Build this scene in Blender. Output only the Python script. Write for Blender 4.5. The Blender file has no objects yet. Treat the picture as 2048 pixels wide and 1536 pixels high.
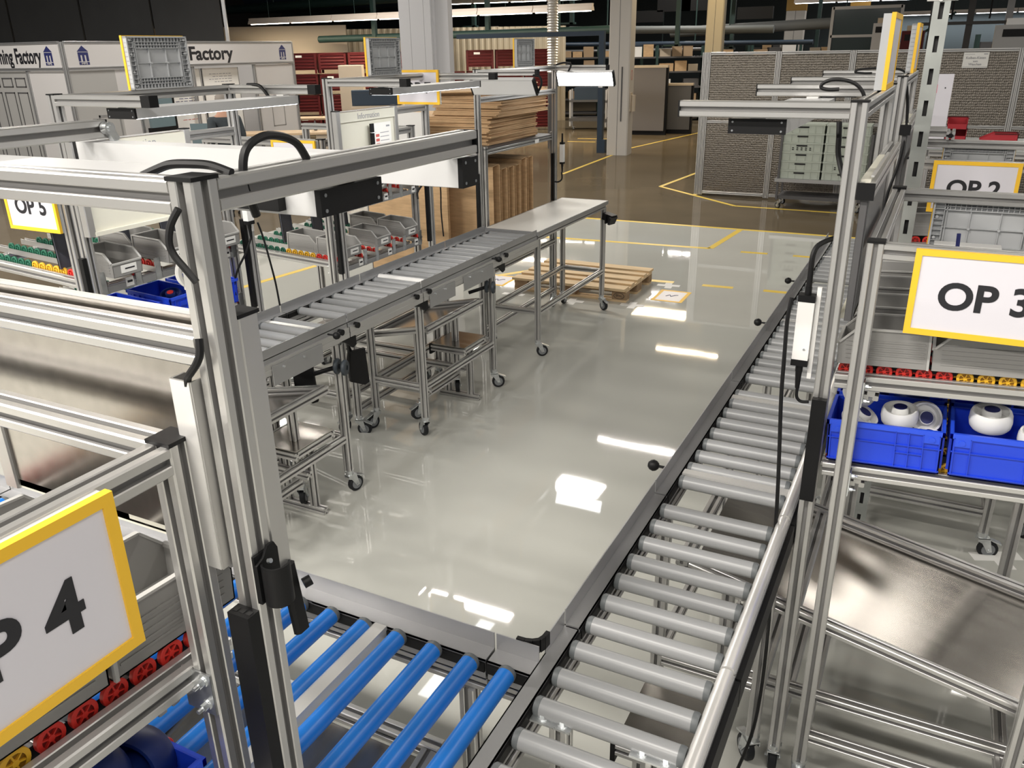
import bpy, bmesh, math, random
from mathutils import Vector, Matrix
PI = math.pi
SC = bpy.context.scene
COL = SC.collection
rnd = random.Random(7)

# ------------------------------------------------------------------ camera, world, exposure, lights
cam_data = bpy.data.cameras.new('camera')
cam_data.sensor_width = 36.0
cam_data.lens = 28.998
cam_data.clip_end = 300
cam = bpy.data.objects.new('camera', cam_data)
COL.objects.link(cam)
yaw, pit, rol = 0.474113, 0.384995, -0.018368
F = Vector((-math.sin(yaw)*math.cos(pit), math.cos(yaw)*math.cos(pit), -math.sin(pit)))
r0 = Vector((math.cos(yaw), math.sin(yaw), 0)); u0 = r0.cross(F)
R = math.cos(rol)*r0 + math.sin(rol)*u0
U = -math.sin(rol)*r0 + math.cos(rol)*u0
mw = Matrix((R, U, -F)).transposed().to_4x4()
mw.translation = Vector((0, 0, 2.29))
cam.matrix_world = mw
SC.camera = cam

world = bpy.data.worlds.new('hall_air')
SC.world = world
world.use_nodes = True
world.node_tree.nodes['Background'].inputs[0].default_value = (0.95, 0.97, 1.0, 1)
world.node_tree.nodes['Background'].inputs[1].default_value = 0.16

SC.view_settings.view_transform = 'Standard'
SC.view_settings.look = 'None'
SC.view_settings.gamma = 1
SC.view_settings.use_curve_mapping = False
SC.view_settings.exposure = 0.55

def area(name, loc, sx, sy, power, col=(1, 0.95, 0.87), rot=(0, 0, 0)):
    d = bpy.data.lights.new(name, 'AREA')
    d.shape = 'RECTANGLE'; d.size = sx; d.size_y = sy; d.energy = power; d.color = col
    o = bpy.data.objects.new(name, d); COL.objects.link(o)
    o.location = loc; o.rotation_euler = rot
    return o

# ceiling luminaires mirrored in the floor, then unseen rows appended: (x, y, z, length, width, watts)
LUM = [(-5.1, 8.3, 5.0, 1.5, .16, 75), (-4.5, 14.1, 5.0, 1.6, .10, 60), (-4.9, 12.1, 5.0, .85, .50, 85),
       (-5.1, 19.8, 5.0, 1.6, .08, 45), (-6.7, 22.8, 5.0, 1.6, .8, 80)]
WARM = (3, 4)
for yy, k in ((-4.5, 1.25), (-1.0, 1.0)):
    for xx, q in ((-10.0, 120), (-7.0, 135), (-4.2, 135), (-1.4, 125), (1.4, 45), (4.2, 20)):
        LUM.append((xx, yy, 5.0, 1.5, .3, q*k))
for yy in (4.0, 9.5, 15.0):  # unseen right side lamps added for broad light, clear of floor reflections
    for xx in (1.8, 4.8):
        LUM.append((xx, yy, 5.0, 1.5, .3, 32))
for yy in (2.0, 7.0, 12.0, 18.0):  # unseen left side lamps, likewise added for broad light
    for xx in (-11.0, -14.0):
        LUM.append((xx, yy, 5.0, 1.5, .3, 85))
for xx, yy in ((-13.0, 26.0), (-8.0, 26.5), (-3.0, 28.0), (1.5, 30.0), (-9.0, 33.0), (-2.0, 38.0)):  # unseen lamps added at the back to brighten the far racks
    LUM.append((xx, yy, 5.6, 1.5, .3, 110))
for i, (x, y, z, l, w, p) in enumerate(LUM):
    area('luminaire_and_fill_light', (x, y, z - .005), l, w, p, (1, .80, .50) if i in WARM else (1, .95, .88))

# ------------------------------------------------------------------ materials
def mat(name, col, rough=.5, metal=0.0, coat=0.0, emit=None, estr=0.0, spec=None):
    m = bpy.data.materials.new(name); m.use_nodes = True
    b = m.node_tree.nodes['Principled BSDF']
    b.inputs['Base Color'].default_value = (*col, 1)
    b.inputs['Roughness'].default_value = rough
    b.inputs['Metallic'].default_value = metal
    b.inputs['Coat Weight'].default_value = coat
    if spec is not None: b.inputs['Specular IOR Level'].default_value = spec
    if emit:
        b.inputs['Emission Color'].default_value = (*emit, 1)
        b.inputs['Emission Strength'].default_value = estr
    return m

def grain(m, scale=(8, 8, 8), amount=.12, rough_amt=0.0, detail=4.0, bump=0.0):
    """noise variation of the base colour (and roughness) in object space"""
    nt = m.node_tree; b = nt.nodes['Principled BSDF']
    tc = nt.nodes.new('ShaderNodeTexCoord'); mp = nt.nodes.new('ShaderNodeMapping')
    mp.inputs['Scale'].default_value = scale
    n = nt.nodes.new('ShaderNodeTexNoise'); n.inputs['Scale'].default_value = 1.0; n.inputs['Detail'].default_value = detail
    nt.links.new(tc.outputs['Object'], mp.inputs['Vector']); nt.links.new(mp.outputs['Vector'], n.inputs['Vector'])
    c = b.inputs['Base Color'].default_value[:3]
    rp = nt.nodes.new('ShaderNodeValToRGB')
    rp.color_ramp.elements[0].position = .3; rp.color_ramp.elements[1].position = .7
    rp.color_ramp.elements[0].color = (*[max(0, v*(1-amount)) for v in c], 1)
    rp.color_ramp.elements[1].color = (*[min(1, v*(1+amount)) for v in c], 1)
    nt.links.new(n.outputs['Fac'], rp.inputs['Fac']); nt.links.new(rp.outputs['Color'], b.inputs['Base Color'])
    if rough_amt:
        mr = nt.nodes.new('ShaderNodeMapRange'); r = b.inputs['Roughness'].default_value
        mr.inputs['To Min'].default_value = max(0, r-rough_amt); mr.inputs['To Max'].default_value = min(1, r+rough_amt)
        nt.links.new(n.outputs['Fac'], mr.inputs['Value']); nt.links.new(mr.outputs['Result'], b.inputs['Roughness'])
    if bump:
        bp = nt.nodes.new('ShaderNodeBump'); bp.inputs['Strength'].default_value = bump; bp.inputs['Distance'].default_value = .01
        nt.links.new(n.outputs['Fac'], bp.inputs['Height']); nt.links.new(bp.outputs['Normal'], b.inputs['Normal'])
    return m

ALU = grain(mat('anodised_aluminium', (.60, .592, .578), .36, .82), (3, 3, 3), .03, .03)
ALUB = mat('bright_aluminium', (.74, .73, .71), .3, .5)
GROOVE = mat('profile_groove', (.25, .245, .24), .5, .3)  # slot faces darker: grey insert strips plus slot shade put into the colour
RAILG = mat('grey_rail_steel', (.40, .40, .405), .36, .6)
STEEL = grain(mat('brushed_steel_sheet', (.44, .415, .385), .22, 1.0), (1.5, 40, 40), .08, .04)
ZINC = grain(mat('zinc_plated_steel', (.66, .68, .69), .3, .9), (30, 30, 30), .15, .08)
BLACK = mat('black_plastic', (.006, .006, .0065), .5, spec=.25)
RUBBER = mat('black_cable_rubber', (.006, .006, .0065), .5, spec=.3)
TYRE = mat('dark_tyre', (.014, .015, .017), .6, spec=.3)
HUBG = mat('caster_hub_grey', (.20, .21, .22), .5)
ROLLG = mat('grey_roller_pvc', (.28, .285, .29), .34)
ROLLC = mat('roller_end_collar', (.12, .13, .135), .45)
ROLLB = mat('blue_roller_pvc', (.012, .17, .60), .34)
WHITE = mat('white_coated', (.80, .79, .77), .4)
WHITEL = mat('white_laminate', (.80, .785, .74), .35)
CREAM = mat('cream_board', (.72, .70, .60), .5)
CARD = mat('lilac_white_card', (.70, .68, .73), .35)
PAPER = mat('paper_white', (.82, .81, .78), .6)
YELLOW = mat('yellow_sign_frame', (.90, .53, .03), .45)
TAPE = mat('yellow_floor_tape', (.78, .55, .08), .35)
INK = mat('black_lettering', (.012, .012, .016), .5)
INKG = mat('grey_print', (.30, .30, .32), .6)
INKR = mat('red_print', (.55, .12, .10), .6)
NAVY = mat('navy_print', (.02, .025, .12), .5)
LIDG = mat('grey_lid_plastic', (.46, .47, .48), .5)
BING = mat('grey_bin_plastic', (.27, .265, .255), .45)
BINR = mat('grey_bin_rim', (.42, .415, .40), .45)
BLUE = mat('blue_crate_plastic', (.012, .055, .62), .42)
BLUED = mat('blue_crate_rim', (.02, .08, .72), .4)
REDW = mat('red_wheel_plastic', (.70, .035, .025), .45)
YELW = mat('yellow_wheel_plastic', (.85, .48, .03), .45)
GRNW = mat('green_wheel_plastic', (.02, .14, .085), .45)
WHEELW = mat('white_nylon_wheel', (.78, .78, .77), .4)
WHEELB = mat('dark_blue_wheel', (.006, .02, .13), .4)
CORK = mat('cardboard', (.56, .37, .20), .75); grain(CORK, (9, 9, 60), .12, 0, 3, .1)
CARDB = mat('cardboard_edge', (.40, .28, .17), .85)
WOOD = grain(mat('pallet_wood', (.66, .49, .29), .7), (3, 40, 40), .18, 0, 5)
WOODD = grain(mat('pallet_block_wood', (.30, .20, .115), .8), (20, 20, 20), .2)
DESKW = mat('beech_desktop', (.55, .40, .25), .45)
BEIGE = mat('beige_painted', (.50, .42, .32), .6)
REDC = mat('red_container_paint', (.085, .006, .007), .55, spec=.3)
PILLAR = mat('concrete_pillar_paint', (.56, .53, .49), .6)
PILLARY = mat('cream_pillar_paint', (.60, .51, .35), .6)
GRAYCOL = mat('grey_column_cladding', (.46, .46, .475), .45)
DGREY = mat('dark_grey_panel', (.085, .083, .085), .5)
DBLUE = mat('dark_blue_steel', (.018, .035, .06), .5)
DGREEN = mat('dark_green_steel', (.02, .05, .045), .55)
CRATEG = mat('sage_green_crate', (.42, .46, .40), .5)
DARK = mat('dark_slot', (.01, .01, .01), .8)
BOOTHW = mat('booth_panel_white', (.60, .585, .58), .5)
BOOTHG = mat('booth_panel_grey', (.40, .395, .385), .5)
CHAR = grain(mat('charcoal_partition', (.040, .040, .040), .8), (2, 2, 1), .1)
SCREEN = mat('teal_glass_screen', (.16, .22, .24), .12)
GALV = grain(mat('galvanised_upright', (.44, .46, .44), .5, .5), (8, 8, 8), .12, .06)
SLATEP = mat('slate_divider', (.085, .09, .11), .4)
SHIRT = grain(mat('dark_grey_shirt', (.045, .055, .062), .9), (12, 12, 12), .15)
TROUS = mat('dark_trousers', (.02, .022, .03), .9)
SKIN = mat('skin', (.52, .29, .20), .55)
HAIR = mat('grey_hair', (.28, .25, .22), .8)
SHOE = mat('black_shoe', (.015, .015, .015), .4)
TUBE = mat('lit_tube', (1, 1, 1), .5, emit=(1, .93, .80), estr=9)
TUBEC = mat('cool_lit_tube', (1, 1, 1), .5, emit=(.93, .97, 1), estr=9)
LEDON = mat('lit_diffuser', (1, 1, 1), .5, emit=(1, 1, 1), estr=7)
LEDOFF = mat('lamp_diffuser', (.80, .80, .80), .3)
LAMPB = mat('lamp_body_silver', (.66, .66, .66), .38, .35)
LUMW = mat('luminaire_housing', (.75, .66, .58), .5)

# polished epoxy floor
def floor_mat(name, col, rough, var, coat, cr=.03, spec=.0, bmp=.03):
    m = mat(name, col, rough, 0, coat)
    grain(m, (.9, .9, .9), var, .03, 6)
    nt = m.node_tree; b = nt.nodes['Principled BSDF']
    b.inputs['Coat Roughness'].default_value = cr
    b.inputs['Specular IOR Level'].default_value = spec
    tc = nt.nodes.new('ShaderNodeTexCoord'); n = nt.nodes.new('ShaderNodeTexNoise')
    n.inputs['Scale'].default_value = 1.6; n.inputs['Detail'].default_value = 2
    bp = nt.nodes.new('ShaderNodeBump'); bp.inputs['Strength'].default_value = bmp; bp.inputs['Distance'].default_value = .02
    nt.links.new(tc.outputs['Object'], n.inputs['Vector']); nt.links.new(n.outputs['Fac'], bp.inputs['Height'])
    nt.links.new(bp.outputs['Normal'], b.inputs['Normal']); nt.links.new(bp.outputs['Normal'], b.inputs['Coat Normal'])
    return m
EPOXY = floor_mat('light_epoxy_floor', (.50, .50, .46), .5, .04, 1.0)
OLDFL = floor_mat('brown_hall_floor', (.12, .095, .062), .5, .12, .5, .10)

# perforated sheet: dot pattern in metre space
def perf_mat():
    m = mat('perforated_sheet', (.42, .39, .35), .32, .8)
    nt = m.node_tree; b = nt.nodes['Principled BSDF']
    tc = nt.nodes.new('ShaderNodeTexCoord'); mp = nt.nodes.new('ShaderNodeMapping')
    mp.inputs['Scale'].default_value = (40, 40, 30)
    v = nt.nodes.new('ShaderNodeTexVoronoi'); v.inputs['Scale'].default_value = 1.0; v.inputs['Randomness'].default_value = .25
    nt.links.new(tc.outputs['Object'], mp.inputs['Vector']); nt.links.new(mp.outputs['Vector'], v.inputs['Vector'])
    rp = nt.nodes.new('ShaderNodeValToRGB')
    rp.color_ramp.elements[0].position = .22; rp.color_ramp.elements[1].position = .34
    rp.color_ramp.elements[0].color = (.07, .062, .054, 1); rp.color_ramp.elements[1].color = (.20, .18, .155, 1)
    nt.links.new(v.outputs['Distance'], rp.inputs['Fac']); nt.links.new(rp.outputs['Color'], b.inputs['Base Color'])
    bp = nt.nodes.new('ShaderNodeBump'); bp.inputs['Strength'].default_value = .6; bp.inputs['Distance'].default_value = .01
    nt.links.new(v.outputs['Distance'], bp.inputs['Height']); nt.links.new(bp.outputs['Normal'], b.inputs['Normal'])
    return m
PERF = perf_mat()

# ------------------------------------------------------------------ mesh helpers
def tag(o, label=None, cat=None, group=None, kind=None):
    if label: o['label'] = label
    if cat: o['category'] = cat
    if group: o['group'] = group
    if kind: o['kind'] = kind
    return o

def thing(name, label, cat, loc=(0, 0, 0), rz=0.0, group=None):
    o = bpy.data.objects.new(name, None); COL.objects.link(o)
    o.empty_display_size = .05
    o.location = loc; o.rotation_euler = (0, 0, rz)
    return tag(o, label, cat, group)

class M:
    def __init__(s): s.v = []; s.f = []; s.m = []; s.k = 0
    def add(s, vs, fs):
        n = len(s.v); s.v += [tuple(p) for p in vs]
        for f in fs: s.f.append([i+n for i in f]); s.m.append(s.k)
        return s
    def box(s, x0, x1, y0, y1, z0, z1):
        if x0 > x1: x0, x1 = x1, x0
        if y0 > y1: y0, y1 = y1, y0
        if z0 > z1: z0, z1 = z1, z0
        v = [(x, y, z) for z in (z0, z1) for y in (y0, y1) for x in (x0, x1)]
        return s.add(v, [(0, 2, 3, 1), (4, 5, 7, 6), (0, 1, 5, 4), (2, 6, 7, 3), (0, 4, 6, 2), (1, 3, 7, 5)])
    def loft(s, rings, cap=True, closed=True):
        n = len(rings[0]); vs = [p for r in rings for p in r]; fs = []
        for i in range(len(rings)-1):
            for j in range(n if closed else n-1):
                a = i*n+j; b = i*n+(j+1) % n
                fs.append((a, b, b+n, a+n))
        if cap and closed:
            fs.append(tuple(reversed(range(n)))); fs.append(tuple((len(rings)-1)*n+j for j in range(n)))
        return s.add(vs, fs)
    def frame(s, p0, p1, up=None):
        d = (Vector(p1)-Vector(p0)); L = d.length; d.normalize()
        up = Vector(up) if up else (Vector((0, 0, 1)) if abs(d.z) < .95 else Vector((0, 1, 0)))
        x = up.cross(d).normalized(); y = d.cross(x)
        return d, x, y, L
    def sweep(s, poly, p0, p1, up=None):
        d, x, y, L = s.frame(p0, p1, up)
        return s.loft([[Vector(p)+x*a+y*b for a, b in poly] for p in (p0, p1)])
    def prof(s, p0, p1, w=.04, h=.04, up=None):
        """slotted aluminium profile"""
        poly = []
        for (a, b, rot) in ((w/2, h/2, 0), (h/2, w/2, 1), (w/2, h/2, 2), (h/2, w/2, 3)):
            e = .0025; sl = .0052; dp = min(.010, b*.6); ch = .0015
            pts = [(a-e, b), (sl+ch, b), (sl, b-ch), (sl, b-dp), (-sl, b-dp), (-sl, b-ch), (-sl-ch, b), (-a+e, b)]
            for (u, v) in pts:
                for _ in range(rot): u, v = -v, u
                poly.append((u, v))
        d, x, y, L = s.frame(p0, p1, up)
        rg = [[Vector(p)+x*a+y*b for a, b in poly] for p in (p0, p1)]
        n = len(poly); b0 = len(s.v); s.v += [tuple(q) for r in rg for q in r]
        for j in range(n):
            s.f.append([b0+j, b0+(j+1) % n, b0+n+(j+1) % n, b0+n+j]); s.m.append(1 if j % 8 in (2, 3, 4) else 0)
        s.f.append([b0+j for j in reversed(range(n))]); s.m.append(0)
        s.f.append([b0+n+j for j in range(n)]); s.m.append(0)
        return s
    def bar(s, p0, p1, w, h, up=None, c=0.0):
        if c: poly = [(w/2, h/2-c), (w/2-c, h/2), (-w/2+c, h/2), (-w/2, h/2-c), (-w/2, -h/2+c), (-w/2+c, -h/2), (w/2-c, -h/2), (w/2, -h/2+c)]
        else: poly = [(w/2, -h/2), (w/2, h/2), (-w/2, h/2), (-w/2, -h/2)]
        return s.sweep(poly, p0, p1, up)
    def cyl(s, p0, p1, r, n=16, r2=None):
        d, x, y, L = s.frame(p0, p1); r2 = r if r2 is None else r2
        return s.loft([[Vector(p)+(x*math.cos(2*PI*i/n)+y*math.sin(2*PI*i/n))*q for i in range(n)] for p, q in ((p0, r), (p1, r2))])
    def lathe(s, prof, o, ax, n=20, mats=None):
        o = Vector(o); d, x, y, L = s.frame(o, o+Vector(ax))
        rings = [[o+d*t+(x*math.cos(2*PI*i/n)+y*math.sin(2*PI*i/n))*max(r, 1e-4) for i in range(n)] for r, t in prof]
        if not mats: return s.loft(rings)
        b = len(s.v); s.v += [tuple(p) for r in rings for p in r]
        for i in range(len(rings)-1):
            for j in range(n):
                a = b+i*n+j; c = b+i*n+(j+1) % n
                s.f.append([a, c, c+n, a+n]); s.m.append(mats[i])
        s.f.append([b+j for j in reversed(range(n))]); s.m.append(mats[0])
        s.f.append([b+(len(rings)-1)*n+j for j in range(n)]); s.m.append(mats[-1])
        return s
    def tube(s, pts, r, n=8, sub=4):
        P = [Vector(p) for p in pts]; Q = []
        for i in range(len(P)-1):
            a = P[max(i-1, 0)]; b = P[i]; c = P[i+1]; d = P[min(i+2, len(P)-1)]
            for k in range(sub):
                t = k/sub
                Q.append(.5*((2*b)+(c-a)*t+(2*a-5*b+4*c-d)*t*t+(3*b-a-3*c+d)*t**3))
        Q.append(P[-1]); rings = []
        nx = None
        for i, q in enumerate(Q):
            t = (Q[min(i+1, len(Q)-1)]-Q[max(i-1, 0)]).normalized()
            if nx is None: nx = (Vector((0, 0, 1)) if abs(t.z) < .9 else Vector((1, 0, 0))).cross(t).normalized()
            nx = (nx-t*nx.dot(t)).normalized(); ny = t.cross(nx)
            rings.append([q+(nx*math.cos(2*PI*j/n)+ny*math.sin(2*PI*j/n))*r for j in range(n)])
        return s.loft(rings)
    def prism(s, poly, o, ux, uy, dv):
        o, ux, uy, dv = Vector(o), Vector(ux), Vector(uy), Vector(dv)
        return s.loft([[o+ux*a+uy*b+k*dv for a, b in poly] for k in (0, 1)])
    def mesh(s, name, mats, smooth=False):
        me = bpy.data.meshes.new(name); me.from_pydata(s.v, [], s.f)
        for mm in (mats if isinstance(mats, (list, tuple)) else [mats]): me.materials.append(mm)
        if any(s.m): me.polygons.foreach_set('material_index', s.m)
        bm = bmesh.new(); bm.from_mesh(me); bmesh.ops.recalc_face_normals(bm, faces=bm.faces); bm.to_mesh(me); bm.free()
        if smooth:
            me.polygons.foreach_set('use_smooth', [True]*len(me.polygons))
            me.set_sharp_from_angle(angle=math.radians(38))
        return me
    def build(s, name, mats, parent=None, smooth=False, loc=None):
        return inst(name, s.mesh(name, mats, smooth), parent, loc)

def inst(name, me, parent=None, loc=None, rz=0.0):
    o = bpy.data.objects.new(name, me); COL.objects.link(o)
    if parent: o.parent = parent
    if loc: o.location = loc
    if rz: o.rotation_euler = (0, 0, rz)
    return o

def text_mesh(s, size, thick=.0, depth=.0006, stretch=1.0):
    """lettering in the local XZ plane facing -Y, centred"""
    c = bpy.data.curves.new('lettering', 'FONT'); c.body = s; c.size = size; c.extrude = depth; c.offset = thick
    c.align_x = 'CENTER'; c.align_y = 'CENTER'; c.resolution_u = 6; c.space_line = .95
    t = bpy.data.objects.new('lettering_tmp', c); COL.objects.link(t)
    dg = bpy.context.evaluated_depsgraph_get()
    me = bpy.data.meshes.new_from_object(t.evaluated_get(dg))
    COL.objects.unlink(t); bpy.data.objects.remove(t); bpy.data.curves.remove(c)
    me.transform(Matrix.Scale(stretch, 4, (1, 0, 0)))
    me.transform(Matrix.Rotation(PI/2, 4, 'X'))
    me.materials.clear()
    return me
def text(name, s, size, m, parent, loc, rz=0.0, thick=0.0, stretch=1.0):
    me = text_mesh(s, size, thick, stretch=stretch); me.materials.append(m)
    return inst(name, me, parent, loc, rz)

def cap(parent, c, s=(.04, .04, .004)):
    m = M(); x, y, z = c; a, b, d = (k/2 for k in s)
    m.box(x-a, x+a, y-b, y+b, z-d, z+d)
    return m.build('end_cap', BLACK, parent)

def beam(name, parent, p0, p1, w=.04, h=.04, mt=None, up=None):
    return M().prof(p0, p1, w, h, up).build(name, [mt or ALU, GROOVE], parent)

# ------------------------------------------------------------------ floor, walls, ceiling
def quad(name, x0, x1, y0, y1, z, m, kind='structure'):
    q = M(); q.box(x0, x1, y0, y1, z-.05, z)
    o = q.build(name, m); o['kind'] = kind
    return o
floor = quad('floor', -8.2, 9, -8, 11.25, 0, EPOXY)
quad('floor', -8.2, 9, 11.25, 46, 0, OLDFL)
quad('floor', -40, -8.2, -8, 46, 0, OLDFL)
def strip(pts, w=.075):
    m = M()
    for (a, b) in zip(pts[:-1], pts[1:]):
        m.bar((a[0], a[1], .0008), (b[0], b[1], .0008), w, .0016)
    return m.build('tape_strip', TAPE, floor)
for a in ([(-7.2, 11.2), (1.5, 11.25)], [(-7.0, 9.62), (-2.36, 9.96)], [(-2.36, 9.96), (-2.27, 11.18)],
          [(-1.98, 9.92), (-1.67, 9.94)], [(-1.38, 9.95), (-1.07, 9.96)], [(-2.01, 8.27), (-1.70, 8.29)], [(-1.40, 8.31), (-1.09, 8.32)],
          [(-2.62, 8.24), (-2.31, 8.26)], [(-6.43, 6.2), (-6.24, 8.0)], [(-4.15, 7.78), (-3.91, 8.13)], [(-4.86, 9.79), (-4.42, 8.35)], [(-5.95, 8.55), (-5.80, 9.2)]):
    strip(a)
for a in ([(-6.64, 15.3), (-6.88, 20.0), (-6.31, 24.4)], [(-4.23, 16.4), (-4.38, 14.43)], [(-4.38, 14.43), (-2.74, 12.97)], [(-2.74, 12.97), (-1.0, 12.92)],
          [(-3.60, 13.75), (-3.50, 14.4)], [(-9.02, 21.8), (-8.19, 21.9)], [(-8.98, 21.0), (-8.23, 21.1)]):
    strip(a, .07)
m = M(); m.box(-40, 9, 46, 46.2, 0, 7.2); tag(m.build('wall_back', mat('back_wall_paint', (.06, .075, .08), .8)), kind='structure')
m = M(); m.box(-40.2, -40, -8, 46, 0, 7.2); tag(m.build('wall_left', mat('far_wall_paint', (.14, .13, .11), .7)), kind='structure')
m = M(); m.box(-40, 9, -8, 46, 7.0, 7.2); tag(m.build('ceiling', mat('ceiling_paint', (.16, .165, .155), .8)), kind='structure')

# housings on the ceiling for luminaires and added lamps
for i, (x, y, z, l, w, p) in enumerate(LUM):
    t = thing('luminaire_or_fill_lamp', 'ceiling strip luminaire or added unseen lamp hanging over the hall', 'lamp', (x, y, z), 0, 'ceiling luminaires')
    m = M(); m.box(-l/2-.02, l/2+.02, -w/2-.02, w/2+.02, 0, .06); m.build('housing', LUMW, t)
    for sx in (-l/2+.1, l/2-.1):
        M().cyl((sx, 0, .06), (sx, 0, 7.0-z), .008, 6).build('hanger_rod', DGREEN, t)

# ------------------------------------------------------------------ casters (shared meshes)
def _caster():
    w = M(); r, h = .046, .014
    w.lathe([(.030, -h), (r-.004, -h), (r, -h+.004), (r, h-.004), (r-.004, h), (.030, h)], (0, 0, 0), (0, 1, 0), 20)
    w.k = 1; w.lathe([(.010, -h-.002), (.031, -h-.001), (.031, h+.001), (.010, h+.002)], (0, 0, 0), (0, 1, 0), 16); w.k = 0
    f = M()
    f.cyl((0, 0, .128), (0, 0, .140), .024, 14); f.cyl((0, 0, .108), (0, 0, .128), .020, 14)
    f.prism([(-.020, .112), (.032, .112), (.050, .040), (.030, .036), (.0, .085), (-.020, .095)], (0, -.021, 0), (1, 0, 0), (0, 0, 1), (0, .003, 0))
    f.prism([(-.020, .112), (.032, .112), (.050, .040), (.030, .036), (.0, .085), (-.020, .095)], (0, .018, 0), (1, 0, 0), (0, 0, 1), (0, .003, 0))
    f.box(-.020, .032, -.021, .021, .108, .114); f.cyl((.035, -.026, .047), (.035, .026, .047), .006, 8)
    b = M(); b.bar((.045, 0, .098), (.088, 0, .080), .030, .006); b.bar((.02, 0, .108), (.047, 0, .098), .026, .006)
    return w.mesh('wheel', [TYRE, HUBG], True), f.mesh('caster', ZINC, True), b.mesh('brake_pedal', ZINC)
CW, CF, CB = _caster()
def caster(parent, x, y, rz=0.0, top=.14, brake=True):
    c = inst('caster', CF, parent, (x, y, top-.14), rz)
    inst('wheel', CW, c, (.035, 0, .047))
    if brake: inst('brake_pedal', CB, c)
    return c

# ------------------------------------------------------------------ rollers and conveyor modules
def roller_mesh(L, m, r=.0225):
    q = M()
    q.lathe([(.008, -L/2-.004), (r-.003, -L/2-.004), (r, -L/2), (r, -L/2+.010), (r-.0006, -L/2+.0102), (r-.0006, L/2-.0102), (r, L/2-.010), (r, L/2), (r-.003, L/2+.004), (.008, L/2+.004)],
            (0, 0, 0), (1, 0, 0), 20, [1, 1, 1, 1, 0, 1, 1, 1, 1])
    return q.mesh('roller', [m, ROLLC], True)
RG = roller_mesh(.322, ROLLG); RB = roller_mesh(.543, ROLLB)
def cross_mesh(L, name='cross_member'):
    q = M()
    q.prism([(-.022, 0), (.010, 0), (.018, -.006), (.022, -.016), (.022, -.040), (.014, -.040), (.014, -.030), (.010, -.030), (.010, -.034), (-.022, -.034)], (-L/2, 0, 0), (0, 1, 0), (0, 0, 1), (L, 0, 0))
    return q.mesh(name, ALUB)
CG = cross_mesh(.335); CBL = cross_mesh(.552)
KNOB = None
def knob(parent, p, d):
    m = M(); p = Vector(p); d = Vector(d)
    m.cyl(p, p+d*.04, .005, 8); o = m.build('lock_knob', BLACK, parent, True)
    m = M(); c = p+d*.055
    m.lathe([(.0, -.02), (.010, -.0175), (.017, -.010), (.02, 0), (.017, .010), (.010, .0175), (0, .02)], c, d, 16)
    m.build('knob_ball', BLACK, o, True)

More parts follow.
